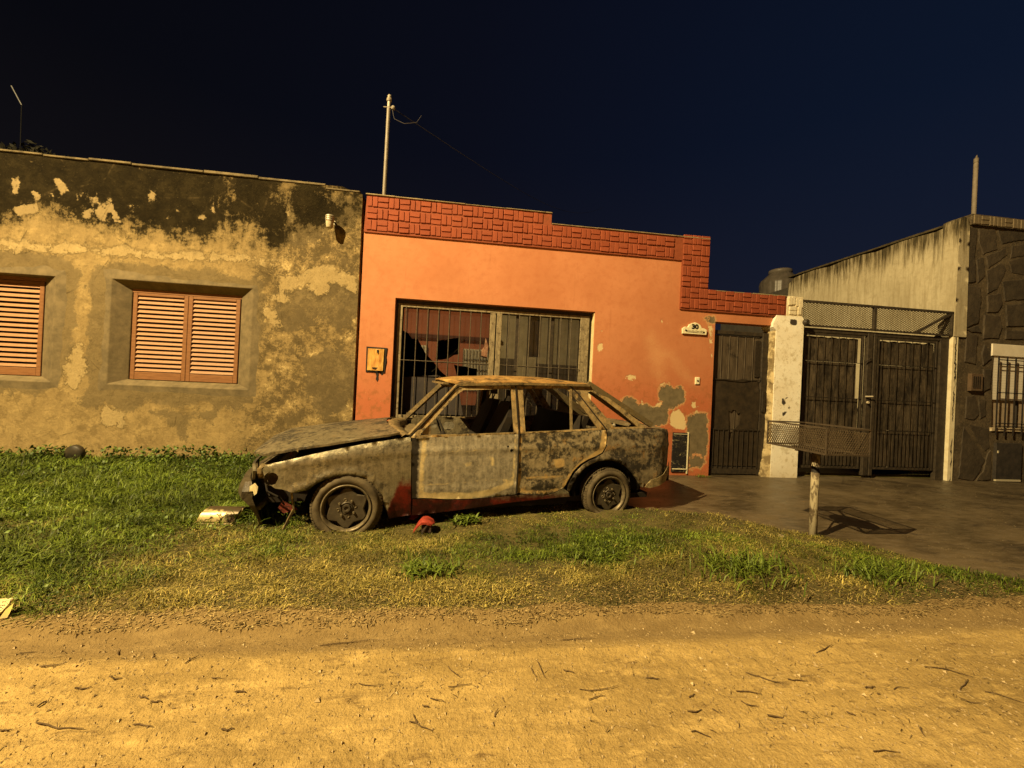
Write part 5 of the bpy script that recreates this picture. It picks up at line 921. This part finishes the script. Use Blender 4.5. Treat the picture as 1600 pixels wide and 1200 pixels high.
sheet('rear_seat_back',[(.16,.40),(1.44,.40),(1.44,.98),(.16,.98)],[],.1,lambda v,z:(1.98+(z-.4)*.35+.02*fbm(v*7,z*7),v,z),lambda v,z:(2.05+(z-.4)*.35,v,z),MCHAR,car); MB().box(1.55,2.0,.18,1.42,.24,.42).build('rear_seat_base',MCHAR,car)
MB().box(2.30,2.80,.14,.20,.70,.86).build('luggage_side_panel',MINN,car); b=MB().box(2.30,2.80,CW-.20,CW-.14,.70,.88); b.add([(2.45,CW-.17,.879),(2.50,CW-.17,1.13),(2.86,CW-.15,.879)],[(0,1,2)]); b.build('luggage_side_panel',MINN,car)
b=MB().tube([(2.42,.10,.875),(2.45,.08,.905),(2.49,.09,.885),(2.52,.12,.90)],.018,7).tube([(2.80,.13,.885),(2.84,.12,.91),(2.86,.14,.88)],.012,6); b.build('melted_hinge',simple('grey_melt',(.42,.38,.28),(.2,.17,.12),30,.5),car)
tg=[(.10,.44),(1.50,.44),(1.49,.70),(1.46,.868),(.14,.868),(.11,.70)]
sheet('tail_panel',tg,[],.08,lambda v,z:(3.225-.12*np.abs((v-.8)/.8)**3+.01*fbm(v*6,z*6),v,z),lambda v,z:(3.20-.12*np.abs((v-.8)/.8)**3,v,z),MQTR,car,attrs=dict(marks=zero,redness=zero,soot=zero))
b=MB().bar((2.88,.16,.875),(2.88,1.44,.885),.05,.03).box(2.90,3.19,.16,1.44,.845,.865); b.build('tailgate_bottom',MQTR,car)
b=MB().box(3.12,3.24,.12,1.48,.30,.45); b.build('rear_bumper_beam',MCHAR,car)
# wheels
MTY=M('perished_tyre'); n=MTY.noise(6,5,.7); n2=MTY.noise(50,4,.7); k=MTY.mix(MTY.step(n,.4,.62),(.060,.046,.026),(.125,.098,.055)); k=MTY.mix(MTY.math('MULTIPLY',MTY.step(n2,.55,.7),.5),k,(.03,.024,.014)); MTY.col(k).rough(.8).bump(n2,.3,.004)
MRIM=simple('sooty_steel_rim',(.052,.042,.029),(.092,.076,.05),12,.5,.2,.003,metal=.3); MRIML=simple('rim_edge_steel',(.20,.165,.10),(.09,.07,.042),25,.45,.3,.003,metal=.3)
def wheel(uc,v0,zc,R,Rr,flat,steer,s,camber=0):
    w=bpy.data.objects.new('wheel',None); COL.objects.link(w); w.parent=car; w.location=(uc,v0 if s==0 else CW-v0,zc); w.rotation_euler=(camber,0,steer+(PI if s else 0))
    W_=.17; prof=[(Rr-.012,W_),(Rr+.02,W_+.006),(R*.84,W_+.012),(R-.014,W_-.01),(R,W_-.03),(R,.03),(R-.014,.012),(R-.02,.006),(R*.90,-.010),(R*.80,-.012),(Rr+.012,-.004),(Rr,.004),(Rr-.008,.016)]
    b=MB().lathe(prof,72,'y'); V=[]
    gz=-zc+.0
    for x,y,z in b.V:
        r=math.hypot(x,z)
        if z<gz+flat: 
            ex=(gz+flat-z); z=gz+flat-.15*ex; y=y+(-1 if y<W_/2 else 1)*ex*.55; x*=1+ex*.6
        V.append((x,y,z))
    b.V=V; b.build('tyre',MTY.m,w,True)
    # tread blocks round the shoulder
    b=MB()
    for k in range(60):
        a=2*PI*k/60
        c_,s_2=math.cos(a),math.sin(a)
        if R*s_2<gz+flat+.02: continue
        P0=[]
        for (r,t,y) in ((R-.012,-.010,.010),(R-.012,.008,.010),(R+.005,.008,.022),(R+.005,-.010,.022),(R-.012,-.010,.075),(R-.012,.008,.075),(R+.005,.008,.075),(R+.005,-.010,.075)):
            P0.append((r*c_-t*s_2,y,r*s_2+t*c_))
        b.add(P0,[(0,1,2,3),(4,7,6,5),(3,2,6,7),(0,3,7,4),(1,5,6,2)])
    b.build('tread',MTY.m,w)
    b=MB().lathe([(Rr-.002,.0),(Rr+.004,-.006),(Rr-.006,-.008),(Rr-.014,.002),(Rr-.022,.018),(Rr-.026,.05),(Rr-.03,.14)],64,'y'); b.build('rim',MRIML,w,True)
    # six-sided pressed centre touching the rim at its corners
    rc=Rr-.024; b=MB(); n=6; a0=PI/2; poly=[]
    for i in range(n):
        a=a0+2*PI*i/n; poly+=[((rc)*math.cos(a-.10),(rc)*math.sin(a-.10)),((rc)*math.cos(a+.10),(rc)*math.sin(a+.10))]
        am=a+PI/n-.08; poly.append((rc*.79*math.cos(am),rc*.79*math.sin(am)))
    b.prism(poly,.014,.034,.006); b.lathe([(.045,.006),(.052,.014),(.045,.016)],28,'y').lathe([(.0,.008),(.014,.008),(.017,.0),(.030,.0),(.034,.014)],24,'y'); b.build('wheel_plate',MRIM,w)
    b=MB()
    for i in range(8):
        a=2*PI*i/8+.2; b.lathe([(0,-.002),(.0085,-.002),(.0105,.012)] if i%2 else [(0,.0135),(.009,.0125),(.0115,.009),(.014,.0135)],10,'y',(.066*math.cos(a),.0,.066*math.sin(a)))
    b.build('wheel_nut',MRIML,w)
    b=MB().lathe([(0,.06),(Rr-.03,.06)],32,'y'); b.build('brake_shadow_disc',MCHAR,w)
    b=MB().lathe([(0,.055),(.11,.055),(.11,.062)],28,'y'); b.build('brake_disc',MRIML,w)
    return w
wheel(-.005,-.012,.212,.272,.190,.012,math.radians(-5),0); wheel(-.005,-.012,.215,.272,.190,.012,math.radians(5),1)
wheel(2.425,.004,.208,.262,.186,.05,0,0,math.radians(1.5)); wheel(2.425,.004,.215,.262,.186,.03,0,1)
car['label']='burnt-out five-door hatchback shell on flat tyres standing on the grass verge'
# ================================================================== LITTER BASKET ON A POST
bk=empty('litter_basket',(3.17,3.12,0)); tag(bk,'rusty expanded-metal litter basket raised on a peeling pale post','litter basket')
m=M('peeling_post_paint'); n=m.noise(10,6,.7,m.scale(m.co,(2,2,.8))); k=m.mix(m.step(n,.47,.56),(.36,.31,.20),(.10,.075,.045)); zz=m.sep(2); k=m.mix(m.math('MULTIPLY',m.step(zz,.60,.61),m.step(zz,.665,.655)),k,(.012,.010,.008)); m.col(k).rough(.7).bump(n,.4,.004)
MB().tube([(-.005,-.01,-.1),(.0,0,.4),(.006,.003,.80)],.032,14).build('post',m.m,bk,True)
MRU=simple('rusty_mesh',(.050,.035,.020),(.095,.070,.040),40,.75); MRU2=simple('rusty_angle',(.072,.053,.033),(.042,.031,.020),30,.7)
MB().tube([(.03,.01,.23),(.10,.13,.47),(.17,.22,.735)],.0085,8).build('brace',MRU2,bk)
x0,x1,y0,y1,z0,z1=-.205,.200,-.29,.33,.815,1.030
b=MB()
for z in (z0,z1):
    for A_,B_ in (((x0,y0),(x1,y0)),((x1,y0),(x1,y1)),((x1,y1),(x0,y1)),((x0,y1),(x0,y0))): b.bar((*A_,z),(*B_,z),.016,.013)
for x,y in ((x0,y0),(x1,y0),(x1,y1),(x0,y1)): b.bar((x,y,z0),(x,y,z1),.012,.010,(1,0,0))
b.bar((x0,y0,z0-.004),(x1,y1,z0-.004),.02,.008).bar((x0,y1,z0-.004),(x1,y0,z0-.004),.02,.008); b.build('basket_frame',MRU2,bk)
def meshpanel(o,du,dv,LU,LV,cell_w,cell_h):
    b=MB(); o=Vector(o);du=Vector(du);dv=Vector(dv)
    nn=du.cross(dv); 
    rows=int(LV/cell_h)*2; cols=int(LU/cell_w)
    for r in range(rows):
        for c in range(-1,cols+1):
            u0_=(c+(r%2)*.5)*cell_w; v0_=r*cell_h/2
            for s in (1,-1):
                ua,ub=u0_,u0_+s*cell_w/2
                if min(ua,ub)<0 or max(ua,ub)>LU or v0_+cell_h/2>LV: continue
                b.bar(o+du*ua+dv*v0_,o+du*ub+dv*(v0_+cell_h/2),.0036,.0026,nn)
    return b
Z3=(0,0,1)
meshpanel((x0,y0,z0),(1,0,0),Z3,x1-x0,z1-z0,.022,.038).build('mesh_side',MRU,bk)
meshpanel((x0,y1,z0),(1,0,0),Z3,x1-x0,z1-z0,.022,.038).build('mesh_side',MRU,bk)
meshpanel((x0,y0,z0),(0,1,0),Z3,y1-y0,z1-z0,.022,.038).build('mesh_side',MRU,bk)
meshpanel((x1,y0,z0),(0,1,0),Z3,y1-y0,z1-z0,.022,.038).build('mesh_side',MRU,bk)
b=MB(); pl_=[(.16*math.cos(a),.20*math.sin(a)) for a in np.linspace(0,2*PI,20,endpoint=False)]; b.add([(x,y,z0+.006) for x,y in pl_]+[(x,y,z0-.004) for x,y in pl_],[tuple(range(20)),tuple(range(20,40))[::-1]]+[(i,20+i,20+(i+1)%20,(i+1)%20) for i in range(20)]); b.bar((-.21,-.01,z0-.012),(.19,.02,z0-.012),.03,.012); b.build('support_plate',MRU2,bk)
# ================================================================== LOOSE THINGS ON THE GROUND
bs=empty('bent_sheet',(-1.90,3.38,.045)); bs.scale=(.80,1.15,1.35); tag(bs,'scorched curled metal sheet lying in the grass ahead of the car','metal sheet')
m=M('scorched_tin'); n=m.noise(12,5,.7); yy=m.math('ADD',m.sep(1),m.math('MULTIPLY',m.math('SUBTRACT',n,.5),.18)); yy=m.math('ADD',yy,m.math('MULTIPLY',m.sep(0),.25)); k=m.mix(m.step(yy,-.066,-.045),(.46,.37,.17),(.075,.055,.03)); k=m.mix(m.step(m.noise(25,3,.6),.64,.68),k,(.04,.03,.02)); m.col(k).rough(.4).metal(.35).bump(n,.15,.01)
sheet('sheet_panel',[(-.17,.15),(.17,.12),(.18,2.5),(-.15,2.6)],[],.09,lambda x,a:(x+.03*(a-1)/1.5,-.085*np.cos(a),.075*np.sin(a)+.01+.008*fbm(x*9,a*2)),lambda x,a:(x+.03*(a-1)/1.5,-.078*np.cos(a),.069*np.sin(a)+.008),m.m,bs)
MB().bar((-.185,-.088,.012),(.14,-.088,.012),.010).bar((.16,-.08,.01),(.185,-.02,.085),.010,.006).build('folded_edge',simple('pale_edge',(.55,.45,.25),(.25,.18,.1),20,.5),bs)
MRED=simple('melted_red_plastic',(.36,.050,.030),(.12,.02,.012),30,.5)
rp=empty('red_plastic_scrap',(-.29,3.26,.02)); tag(rp,'melted red plastic lamp scrap with dark underside in grass beside front wheel','plastic scrap')
sheet('shell',[(-.085,-.05),(-.02,-.06),(.06,-.055),(.085,.0),(.07,.06),(-.0,.07),(-.06,.04)],[],.02,lambda x,y:(x,y,.10-.9*x*x*6-(np.clip(-x-.02,0,1))*.7-.5*np.clip(-y-.03,0,1)*2),lambda x,y:(x,y,.088-.9*x*x*6-(np.clip(-x-.02,0,1))*.7),MRED,rp)
MB().box(-.02,.06,-.045,.045,.0,.055).bar((-.01,-.052,.0),(.03,-.045,.07),.022,.01).build('socket',simple('black_socket',(.03,.025,.02),(.06,.035,.025),30),rp)
r2_=empty('small_red_scrap',(-.40,3.40,.04)); tag(r2_,'small red plastic flake behind the larger red scrap by the wheel','plastic scrap'); MB().add([(-.04,-.01,.03),(.01,-.03,.04),(.045,-.01,.05),(.03,.03,.06),(-.02,.03,.05),(0,0,.02)],[(0,1,2,3,4),(0,5,1),(1,5,2),(2,5,3),(3,5,4),(4,5,0)]).build('flake',MRED,r2_)
def rock(name,loc,r,mat,label,cat,seed,sq=(1,1,.7),group=None):
    rr=random.Random(seed); bm=bmesh.new(); bmesh.ops.create_icosphere(bm,subdivisions=2,radius=r)
    for v in bm.verts: v.co=Vector((v.co.x*sq[0],v.co.y*sq[1],v.co.z*sq[2]))*(1+rr.uniform(-.12,.12))
    me=bpy.data.meshes.new(name); bm.to_mesh(me); bm.free(); me.materials.append(mat); o=link(name,me,None,loc); return tag(o,label,cat,group)
rock('broken_stone',(2.755,3.0,.055),.035,simple('pale_rubble',(.38,.31,.19),(.28,.22,.13),30),'pale rubble stone lying in the grass left of the basket post','stone',1,(1.1,1,.9))
pot=empty('blackened_pot',(-4.70,5.30,.05)); tag(pot,'round blackened pan lying tilted in weeds against the ochre wall','pan')
MB().lathe([(0,.02),(.09,.018),(.105,-.0),(.10,-.03),(.085,-.05),(0,-.05)],24,'y',(0,0,.13)).build('pan_body',simple('black_enamel',(.02,.018,.012),(.045,.035,.02),12,.5),pot,True); MB().tube([(.02,-.02,.05),(.03,-.02,-.06)],.005,6).build('pan_handle',MPOLE,pot)
pa=empty('torn_packet',(-2.20,2.12,.03)); tag(pa,'cream torn packet with black print at the verge edge, far left','litter')
m=M('printed_paper'); n=m.noise(38,3,.5,None,1.2); k=m.mix(m.math('COMPARE',n,.5,.035),(.72,.62,.32),(.03,.025,.02)); m.col(k).rough(.5)
sheet('packet_face',[(-.12,-.03),(.035,-.035),(.06,.045),(-.12,.03)],[],.025,lambda x,y:(x,y*.5,.045+y*.75+.014*fbm(x*20,y*20)),lambda x,y:(x,y*.5+.003,.042+y*.75),m.m,pa); MB().add([(.045,-.02,.01),(.07,-.01,.01),(.075,.0,.04),(.065,.02,.065),(.05,.0,.04)],[(0,1,2,3,4)]).build('packet_flap',simple('yellow_paper',(.62,.52,.16),(.5,.4,.2),20,.5),pa)
# twigs on the road: one by one
MTW=simple('dry_twig',(.060,.038,.018),(.14,.095,.045),30,.9)
for a,b_ in TWIGS:
    L=math.hypot(b_[0]-a[0],b_[1]-a[1]); n=5; pts=[]; off=random.uniform(-.10,.10)*L
    for i in range(n):
        t=i/(n-1); x=a[0]+(b_[0]-a[0])*t-(b_[1]-a[1])/max(L,1e-4)*off*math.sin(PI*t); y=a[1]+(b_[1]-a[1])*t+(b_[0]-a[0])/max(L,1e-4)*off*math.sin(PI*t)+random.uniform(-.004,.004)
        pts.append((x,y,float(road_z(np.array([x]),np.array([y]))[0])+.004+random.uniform(0,.004)))
    r=.0014+.0010*random.random()+(.0008 if L<.06 else 0); B=MB().tube(pts,[r,r*1.1,r,r*.8,r*.5],6)
    if L>.12: B.tube([pts[2],(pts[2][0]+random.uniform(-.03,.03),pts[2][1]+random.uniform(.01,.03),pts[2][2]+.006)],[r*.7,r*.4],5)
    o=B.build('twig',MTW); tag(o,'thin dry twig lying on the dirt road','twig',group='dry twigs scattered on the dirt road')
# loose gravel, straw and leaf crumbs
def scatter_stones(name,n,x0,x1,y0,y1,smin,smax,mat,zf,label):
    X=RNG.uniform(x0,x1,n);Y=RNG.uniform(y0,y1,n);S=smin*(smax/smin)**(RNG.random(n)**2.2); Zb=zf(X,Y)
    base=np.array([(1,0,0),(-.5,.86,0),(-.5,-.86,0),(.1,.1,.8),(0,0,-.5)]); F0=np.array([(0,1,3),(1,2,3),(2,0,3),(1,0,4),(2,1,4),(0,2,4)])
    A=RNG.uniform(0,2*PI,n); J=1+RNG.uniform(-.3,.3,(n,5,3)); P=base[None]*J*S[:,None,None]
    c,s=np.cos(A)[:,None],np.sin(A)[:,None]; x=P[:,:,0]*c-P[:,:,1]*s;y=P[:,:,0]*s+P[:,:,1]*c
    V=np.stack([x+X[:,None],y+Y[:,None],P[:,:,2]+Zb[:,None]+S[:,None]*.2],2).reshape(-1,3); F=(F0[None]+5*np.arange(n)[:,None,None]).reshape(-1,3).tolist()
    o=mk(name,V,F,mat); tag(o,label,kind='stuff'); return o
scatter_stones('road_grit',15000,-3.2,5.5,.95,2.06,.0018,.008,simple('pale_grit',(.40,.30,.15),(.20,.14,.065),3),road_z,'pale grit and crumbs on the dirt road')
scatter_stones('road_gravel',450,-3.2,5.5,.95,2.0,.005,.013,simple('light_gravel',(.55,.43,.24),(.30,.22,.11),4),road_z,'loose gravel on the dirt road')
scatter_stones('driveway_grit',2600,2.2,9,2.4,5.4,.002,.007,simple('dark_grit',(.20,.155,.09),(.05,.035,.02),3),lambda x,y:np.where(sdf(x,y,DRIVE)>.05,dz(x,y),-.5),'grit on the driveway')
def ribbons(name,n,X,Y,Zb,L,W_,lean,mat,colr,kind='stuff',label=None,flat=False,segs=2,parent=None):
    "n curved leaf ribbons as one mesh with a colour attribute"
    A=RNG.uniform(0,2*PI,n); dx,dy=np.cos(A),np.sin(A); B=A+PI/2+RNG.uniform(-.6,.6,n); wx,wy=np.cos(B),np.sin(B)
    K=segs+1; V=np.zeros((n,2*K-1,3)); 
    for k in range(K):
        t=k/segs; h=L*(np.sin(t*1.35)/np.sin(1.35) if not flat else .25*t)*(1-lean*t*.45); o=L*lean*t**1.7*(1 if not flat else 1.0); w=W_*(1-.75*t**1.5)
        cx=X+dx*o;cy=Y+dy*o;cz=Zb+h
        if k<segs:
            V[:,2*k,0]=cx-wx*w;V[:,2*k,1]=cy-wy*w;V[:,2*k,2]=cz; V[:,2*k+1,0]=cx+wx*w;V[:,2*k+1,1]=cy+wy*w;V[:,2*k+1,2]=cz
        else: V[:,2*k,0]=cx;V[:,2*k,1]=cy;V[:,2*k,2]=cz
    m_=2*K-1; base=np.arange(n)*m_
    Q=[np.stack([base+2*k,base+2*k+1,base+2*k+3,base+2*k+2],1) for k in range(segs-1)]; T=np.stack([base+2*(segs-1),base+2*(segs-1)+1,base+2*segs],1)
    me=bpy.data.meshes.new(name); me.vertices.add(n*m_); me.vertices.foreach_set('co',V.reshape(-1).astype(np.float32))
    q=np.concatenate(Q) if Q else np.zeros((0,4),int); idx=np.concatenate([q.ravel(),T.ravel()]); tot=np.concatenate([np.full(len(q),4),np.full(len(T),3)]); st=np.concatenate([[0],np.cumsum(tot)[:-1]])
    me.loops.add(len(idx)); me.loops.foreach_set('vertex_index',idx.astype(np.int32)); me.polygons.add(len(tot)); me.polygons.foreach_set('loop_start',st.astype(np.int32)); me.polygons.foreach_set('loop_total',tot.astype(np.int32)); me.update(calc_edges=True)
    at=me.attributes.new('leafcol','FLOAT_COLOR','POINT'); C_=np.ones((n,m_,4),np.float32); C_[:,:,:3]=colr[:,None,:]; at.data.foreach_set('color',C_.ravel()); me.materials.append(mat)
    o=link(name,me,parent); 
    if kind: tag(o,label,kind=kind)
    return o
m=M('blade'); c_=m.attr('leafcol','Color'); m.col(m.mix(m.math('MULTIPLY',m.step(m.noise(60,2,.5),.4,.7),.4),c_,m.mix(.5,c_,(.02,.02,.01)))).rough(.55); m.b.inputs['Subsurface Weight'].default_value=0; MBLADE=m.m
ztop=lambda x,y:np.where(y>1.98,verge_z(x,y),road_z(x,y))
def dryness(x,y):
    d=fbm(x*.9+11,y*1.3+3,4)*2.1-1.08
    d=d+np.clip((2.75-y)/.45,0,1)*np.clip(1.35-np.abs(x+.2)*.38,0,1)*.75     # straw along the front edge
    d=d+np.clip((x+2.4)/1.6,0,1)*.30+np.clip((x-1.5)/1.,0,1)*.08
    d=d-np.clip((y-3.1)/1.2,0,1)*np.clip((-.8-x)/1.2,0,1)*.65
    for cx,cy,r in ((-.15,2.45,.35),(2.0,2.42,.50),(2.9,2.33,.32),(1.0,2.55,.5),(-2.6,2.9,.6),(-1.9,3.6,.5),(.3,2.75,.5)): d=d-.55*np.exp(-((x-cx)**2+(y-cy)**2)/(r*r)*1.6)
    return d
def pick(n,x0,x1,y0,y1,dens_):
    X=RNG.uniform(x0,x1,n);Y=RNG.uniform(y0,y1,n);k=RNG.random(n)<dens_(X,Y); return X[k],Y[k]
def dmap(x,y):
    d=np.clip((y-edge_y(x)-.01)/.06,0,1); ds=sdf(x,y,DRIVE); d=d*np.clip((-ds+.03+.16*(fbm(x*5,y*5,2)-.5))/.07,0,1)
    d=d*np.clip(fbm(x*2.2+5,y*2.2,3)*2.6-.35,.35,1)
    # thin, trampled and scorched ground round the rear wheel
    d=d*(1-.85*np.exp(-(((x-1.75)/.95)**2+((y-3.85)/.50)**2)))*(1-.55*np.exp(-(((x-2.4)/.6)**2+((y-3.35)/.25)**2)))
    return d*(1-.6*np.clip((2.35-y)/.25,0,1)*(x>2.2))
clump=lambda x,y:np.clip(fbm(x*7+31,y*9+7,3)*3.2-1.1,0,1)
def gcol(x,y,n,dry=0):
    dr=dryness(x,y)+RNG.normal(0,.24,n)+dry+(fbm(x*5+70,y*6,2)-.5)*.9; t=np.clip(dr*1.5-.02,0,1)[:,None]*.92
    g1=np.array([.022,.044,.003]);g2=np.array([.185,.245,.024]);r=(RNG.random(n)**1.3*.75+.25*clump(x+9,y))[:,None]; gr=g1*(1-r)+g2*r
    s1=np.array([.13,.105,.022]);s2=np.array([.56,.44,.125]);r2=RNG.random(n)[:,None]**1.9; stw=s1*(1-r2)+s2*r2
    bt=(RNG.random(n)<.14)[:,None]; c=gr*(1-t)+stw*t; c=c*(.6+.8*np.clip(fbm(x*3.1+50,y*3.7,3)*2.4-.7,0,1))[:,None]; return np.where(bt,c*.3,c).astype(np.float32)
def height(x,y):
    h=.022+.040*np.clip((y-3.0)/1.6,0,1)*np.clip((-.2-x)/1.5,0,1)+.030*np.clip(-dryness(x,y)*2,0,1)+.030*clump(x,y)
    return np.where((x>-1.3)&(x<1.9)&(y>3.2)&(y<4.9),h*.55,h)*np.where(x>0,.8,1)
X,Y=pick(560000,-5.6,3.95,2.03,5.5,lambda x,y:dmap(x,y)*np.clip(1.25-(y-2)*.22,.35,1)*(.55+.45*clump(x,y))); n=len(X); H=height(X,Y)*RNG.uniform(.35,1.5,n)*(1-.22*np.clip(dryness(X,Y)*1.6,0,1))
ribbons('grass',n,X,Y,ztop(X,Y)-.004,H,RNG.uniform(.0010,.0034,n)*(1+.4*(Y>3.6))*(1-.12*np.clip(dryness(X,Y)*1.6,0,1)),RNG.uniform(.3,1.9,n),MBLADE,gcol(X,Y,n),label='mixed green and straw-dry grass on the verge')
X,Y=pick(150000,-5.6,3.95,2.03,4.6,lambda x,y:dmap(x,y)*np.clip(dryness(x,y)*1.6+.25,.04,1)*np.clip(1.3-(y-2)*.35,.2,1)); n=len(X)
ribbons('straw_thatch',n,X,Y,ztop(X,Y)+RNG.uniform(.0,.018,n),RNG.uniform(.012,.04,n),RNG.uniform(.0006,.0014,n),RNG.uniform(.8,1.4,n),MBLADE,gcol(X,Y,n,.5),label='matted dry straw lying through the grass',flat=True,segs=3)
X,Y=pick(16000,-5.4,3.6,2.1,4.2,lambda x,y:dmap(x,y)*np.clip(-dryness(x,y)*2.2+.35,0,1)*(fbm(x*4+2,y*4+8,2)>.52)); n=len(X)
ribbons('small_weeds',n,X,Y,ztop(X,Y)+RNG.uniform(.004,.03,n),RNG.uniform(.012,.030,n),RNG.uniform(.004,.009,n),RNG.uniform(.8,1.6,n),MBLADE,gcol(X,Y,n,-.5),label='small leafy weeds through the verge')
X,Y=pick(70000,-14,-5.6,2.03,5.5,lambda x,y:dmap(x,y)*.5); n=len(X); H=height(X,Y)*RNG.uniform(.6,1.3,n); ribbons('far_grass',n,X,Y,ztop(X,Y),H*1.1,RNG.uniform(.003,.006,n),RNG.uniform(.3,1.2,n),MBLADE,gcol(X,Y,n),label='grass along the verge to the left')
# broad clover-like leaves in the lush corner by the stucco wall
X,Y=pick(26000,-6.6,-1.0,2.7,5.5,lambda x,y:np.clip((y-2.9)/1.5,0,1)*np.clip((-1.0-x)/.8,0,1)*np.clip(fbm(x*2+2,y*2,3)*3-.9,.1,1)); n=len(X); H=(.035+.055*np.clip((Y-3.6)/1.7,0,1)+.06*np.clip((Y-5.05)/.4,0,1)*fbm(X*3,Y*0,2))*RNG.uniform(.7,1.3,n); c=gcol(X,Y,n); gg=np.array([.030,.060,.006])+RNG.random((n,1))**2*np.array([.12,.16,.02]); c=np.where(RNG.random((n,1))<.85,gg,c).astype(np.float32)
Xb=X;Zb=ztop(X,Y)+H*RNG.uniform(.2,1.,n); ribbons('broadleaf_weeds',n,X,Y,Zb,RNG.uniform(.02,.042,n),RNG.uniform(.006,.013,n),RNG.uniform(.8,1.6,n),MBLADE,c,label='low broad-leaved weeds along the ochre wall')
# fallen leaves and straw along the road edge
n=15000; X=RNG.uniform(-4,6,n); Y=edge_y(X)+np.abs(RNG.normal(0,.16,n))-.045+.05*(fbm(X*4,X*0,2)-.5); tn=RNG.random((n,1)); c=(np.array([.12,.08,.03])*(1-tn)+np.array([.50,.37,.16])*tn**1.5).astype(np.float32)
ribbons('leaf_litter',n,X,Y,np.maximum(verge_z(X,Y),road_z(X,Y))+.004,RNG.uniform(.006,.026,n),RNG.uniform(.0012,.005,n),RNG.uniform(1.,1.5,n),MBLADE,c,label='dead leaves and straw along the edge of the road',flat=True)
n=7000; X=RNG.uniform(-3.2,5.6,n); Y=RNG.uniform(1.0,2.06,n); k=RNG.random(n)<np.clip(fbm(X*.7+3,Y*5,3)*3-1.15,.05,1)*np.clip((Y-.9)/.5,.25,1); X=X[k];Y=Y[k];n=len(X); tn=RNG.random((n,1)); c=np.where(RNG.random((n,1))<.45,np.array([.07,.045,.02]),np.array([.40,.29,.14])*(.5+.5*tn)).astype(np.float32)
ribbons('road_straw',n,X,Y,road_z(X,Y)+.003,RNG.uniform(.010,.035,n),RNG.uniform(.0008,.0020,n),RNG.uniform(.9,1.3,n),MBLADE,c,label='straw and crumbs pressed into the dirt road',flat=True)
def tuft(x,y,n,L,W_,label,name='grass_tuft',spread=.07,cat='grass tuft',lush=0):
    r=empty(name,(x,y,float(verge_z(np.array([x]),np.array([y]))[0]))); tag(r,label,cat)
    X=RNG.normal(0,spread,n);Y=RNG.normal(0,spread*.6,n); rr=RNG.random((n,1)); c=(np.array([.045,.075,.006])*(1-rr)+np.array([.15,.20,.024])*rr).astype(np.float32)
    ribbons('leaves',n,X,Y,X*0,L*RNG.uniform(.5,1.2,n),W_*RNG.uniform(.7,1.2,n),RNG.uniform(.5,1.3,n),MBLADE,c,kind=None,segs=4,parent=r)
tuft(-.19,2.44,150,.10,.006,'dense green broad-bladed tuft near the centre of the front verge',spread=.09)
tuft(1.95,2.42,330,.15,.0042,'largest bright green grass tuft left of the basket post',spread=.17)
tuft(2.86,2.33,190,.12,.004,'spiky green tuft at the verge corner beside the driveway',spread=.13)
tuft(-1.72,3.40,110,.17,.0045,'long-bladed light green tuft between bent sheet and car nose',spread=.13)
tuft(.98,2.62,120,.08,.0045,'small leafy green tuft midway along the front verge',spread=.10)
tuft(.05,3.42,90,.10,.010,'dull green weed sprouting under the middle of the car sill',spread=.06)
tuft(3.62,5.42,90,.10,.004,'short weed at the foot of orange wall beside entry door',spread=.05)
tuft(-2.55,2.62,120,.10,.004,'green tuft low on the verge toward the left',spread=.14)
def stalk(x,y,h,lean,label):
    r=empty('dry_stalk',(x,y,.03)); tag(r,label,'weed'); pts=[(lean*t*t*h,0,h*t) for t in np.linspace(0,1,7)]; MB().tube(pts,.0035,6).build('stem',MTW,r); p=pts[-1]; MB().lathe([(0,-.012),(.012,-.004),(.014,.006),(.006,.014),(0,.016)],10,'z',p).build('seed_head',simple('dark_seed',(.03,.02,.012)),r)
stalk(-5.92,5.40,.40,.18,'tall dry weed stalk with seed head, second at the left edge'); stalk(-6.13,5.36,.56,.14,'tallest dry weed stalk at the left edge of wall')
# leafy weeds rising against the wall
for i,(x,h_) in enumerate(((-6.2,.24),(-4.98,.20),(-4.2,.20),(-3.78,.22),(-3.3,.24),(-2.9,.14))):
    r=empty('wall_weed',(x,5.30,.05)); tag(r,('large leafy weed at left edge against the ochre wall','leafy weed clump round the blackened pan','low weed under the left shutter','weed under the middle of the window sill','tallest leafy weed under the right shutter','small weed right of the window')[i],'weed'); n=130
    A=RNG.uniform(0,2*PI,n);R_=RNG.random(n)**.5*.17; hh=h_*RNG.random(n); rr=RNG.random((n,1)); c=(np.array([.022,.048,.005])*(1-rr)+np.array([.10,.15,.02])*rr).astype(np.float32)
    ribbons('leaves',n,R_*np.cos(A)*1.3,R_*np.sin(A)*.5,hh,RNG.uniform(.03,.06,n),RNG.uniform(.010,.018,n),RNG.uniform(.7,1.5,n),MBLADE,c,kind=None,segs=3,parent=r)
bpy.context.view_layer.update()
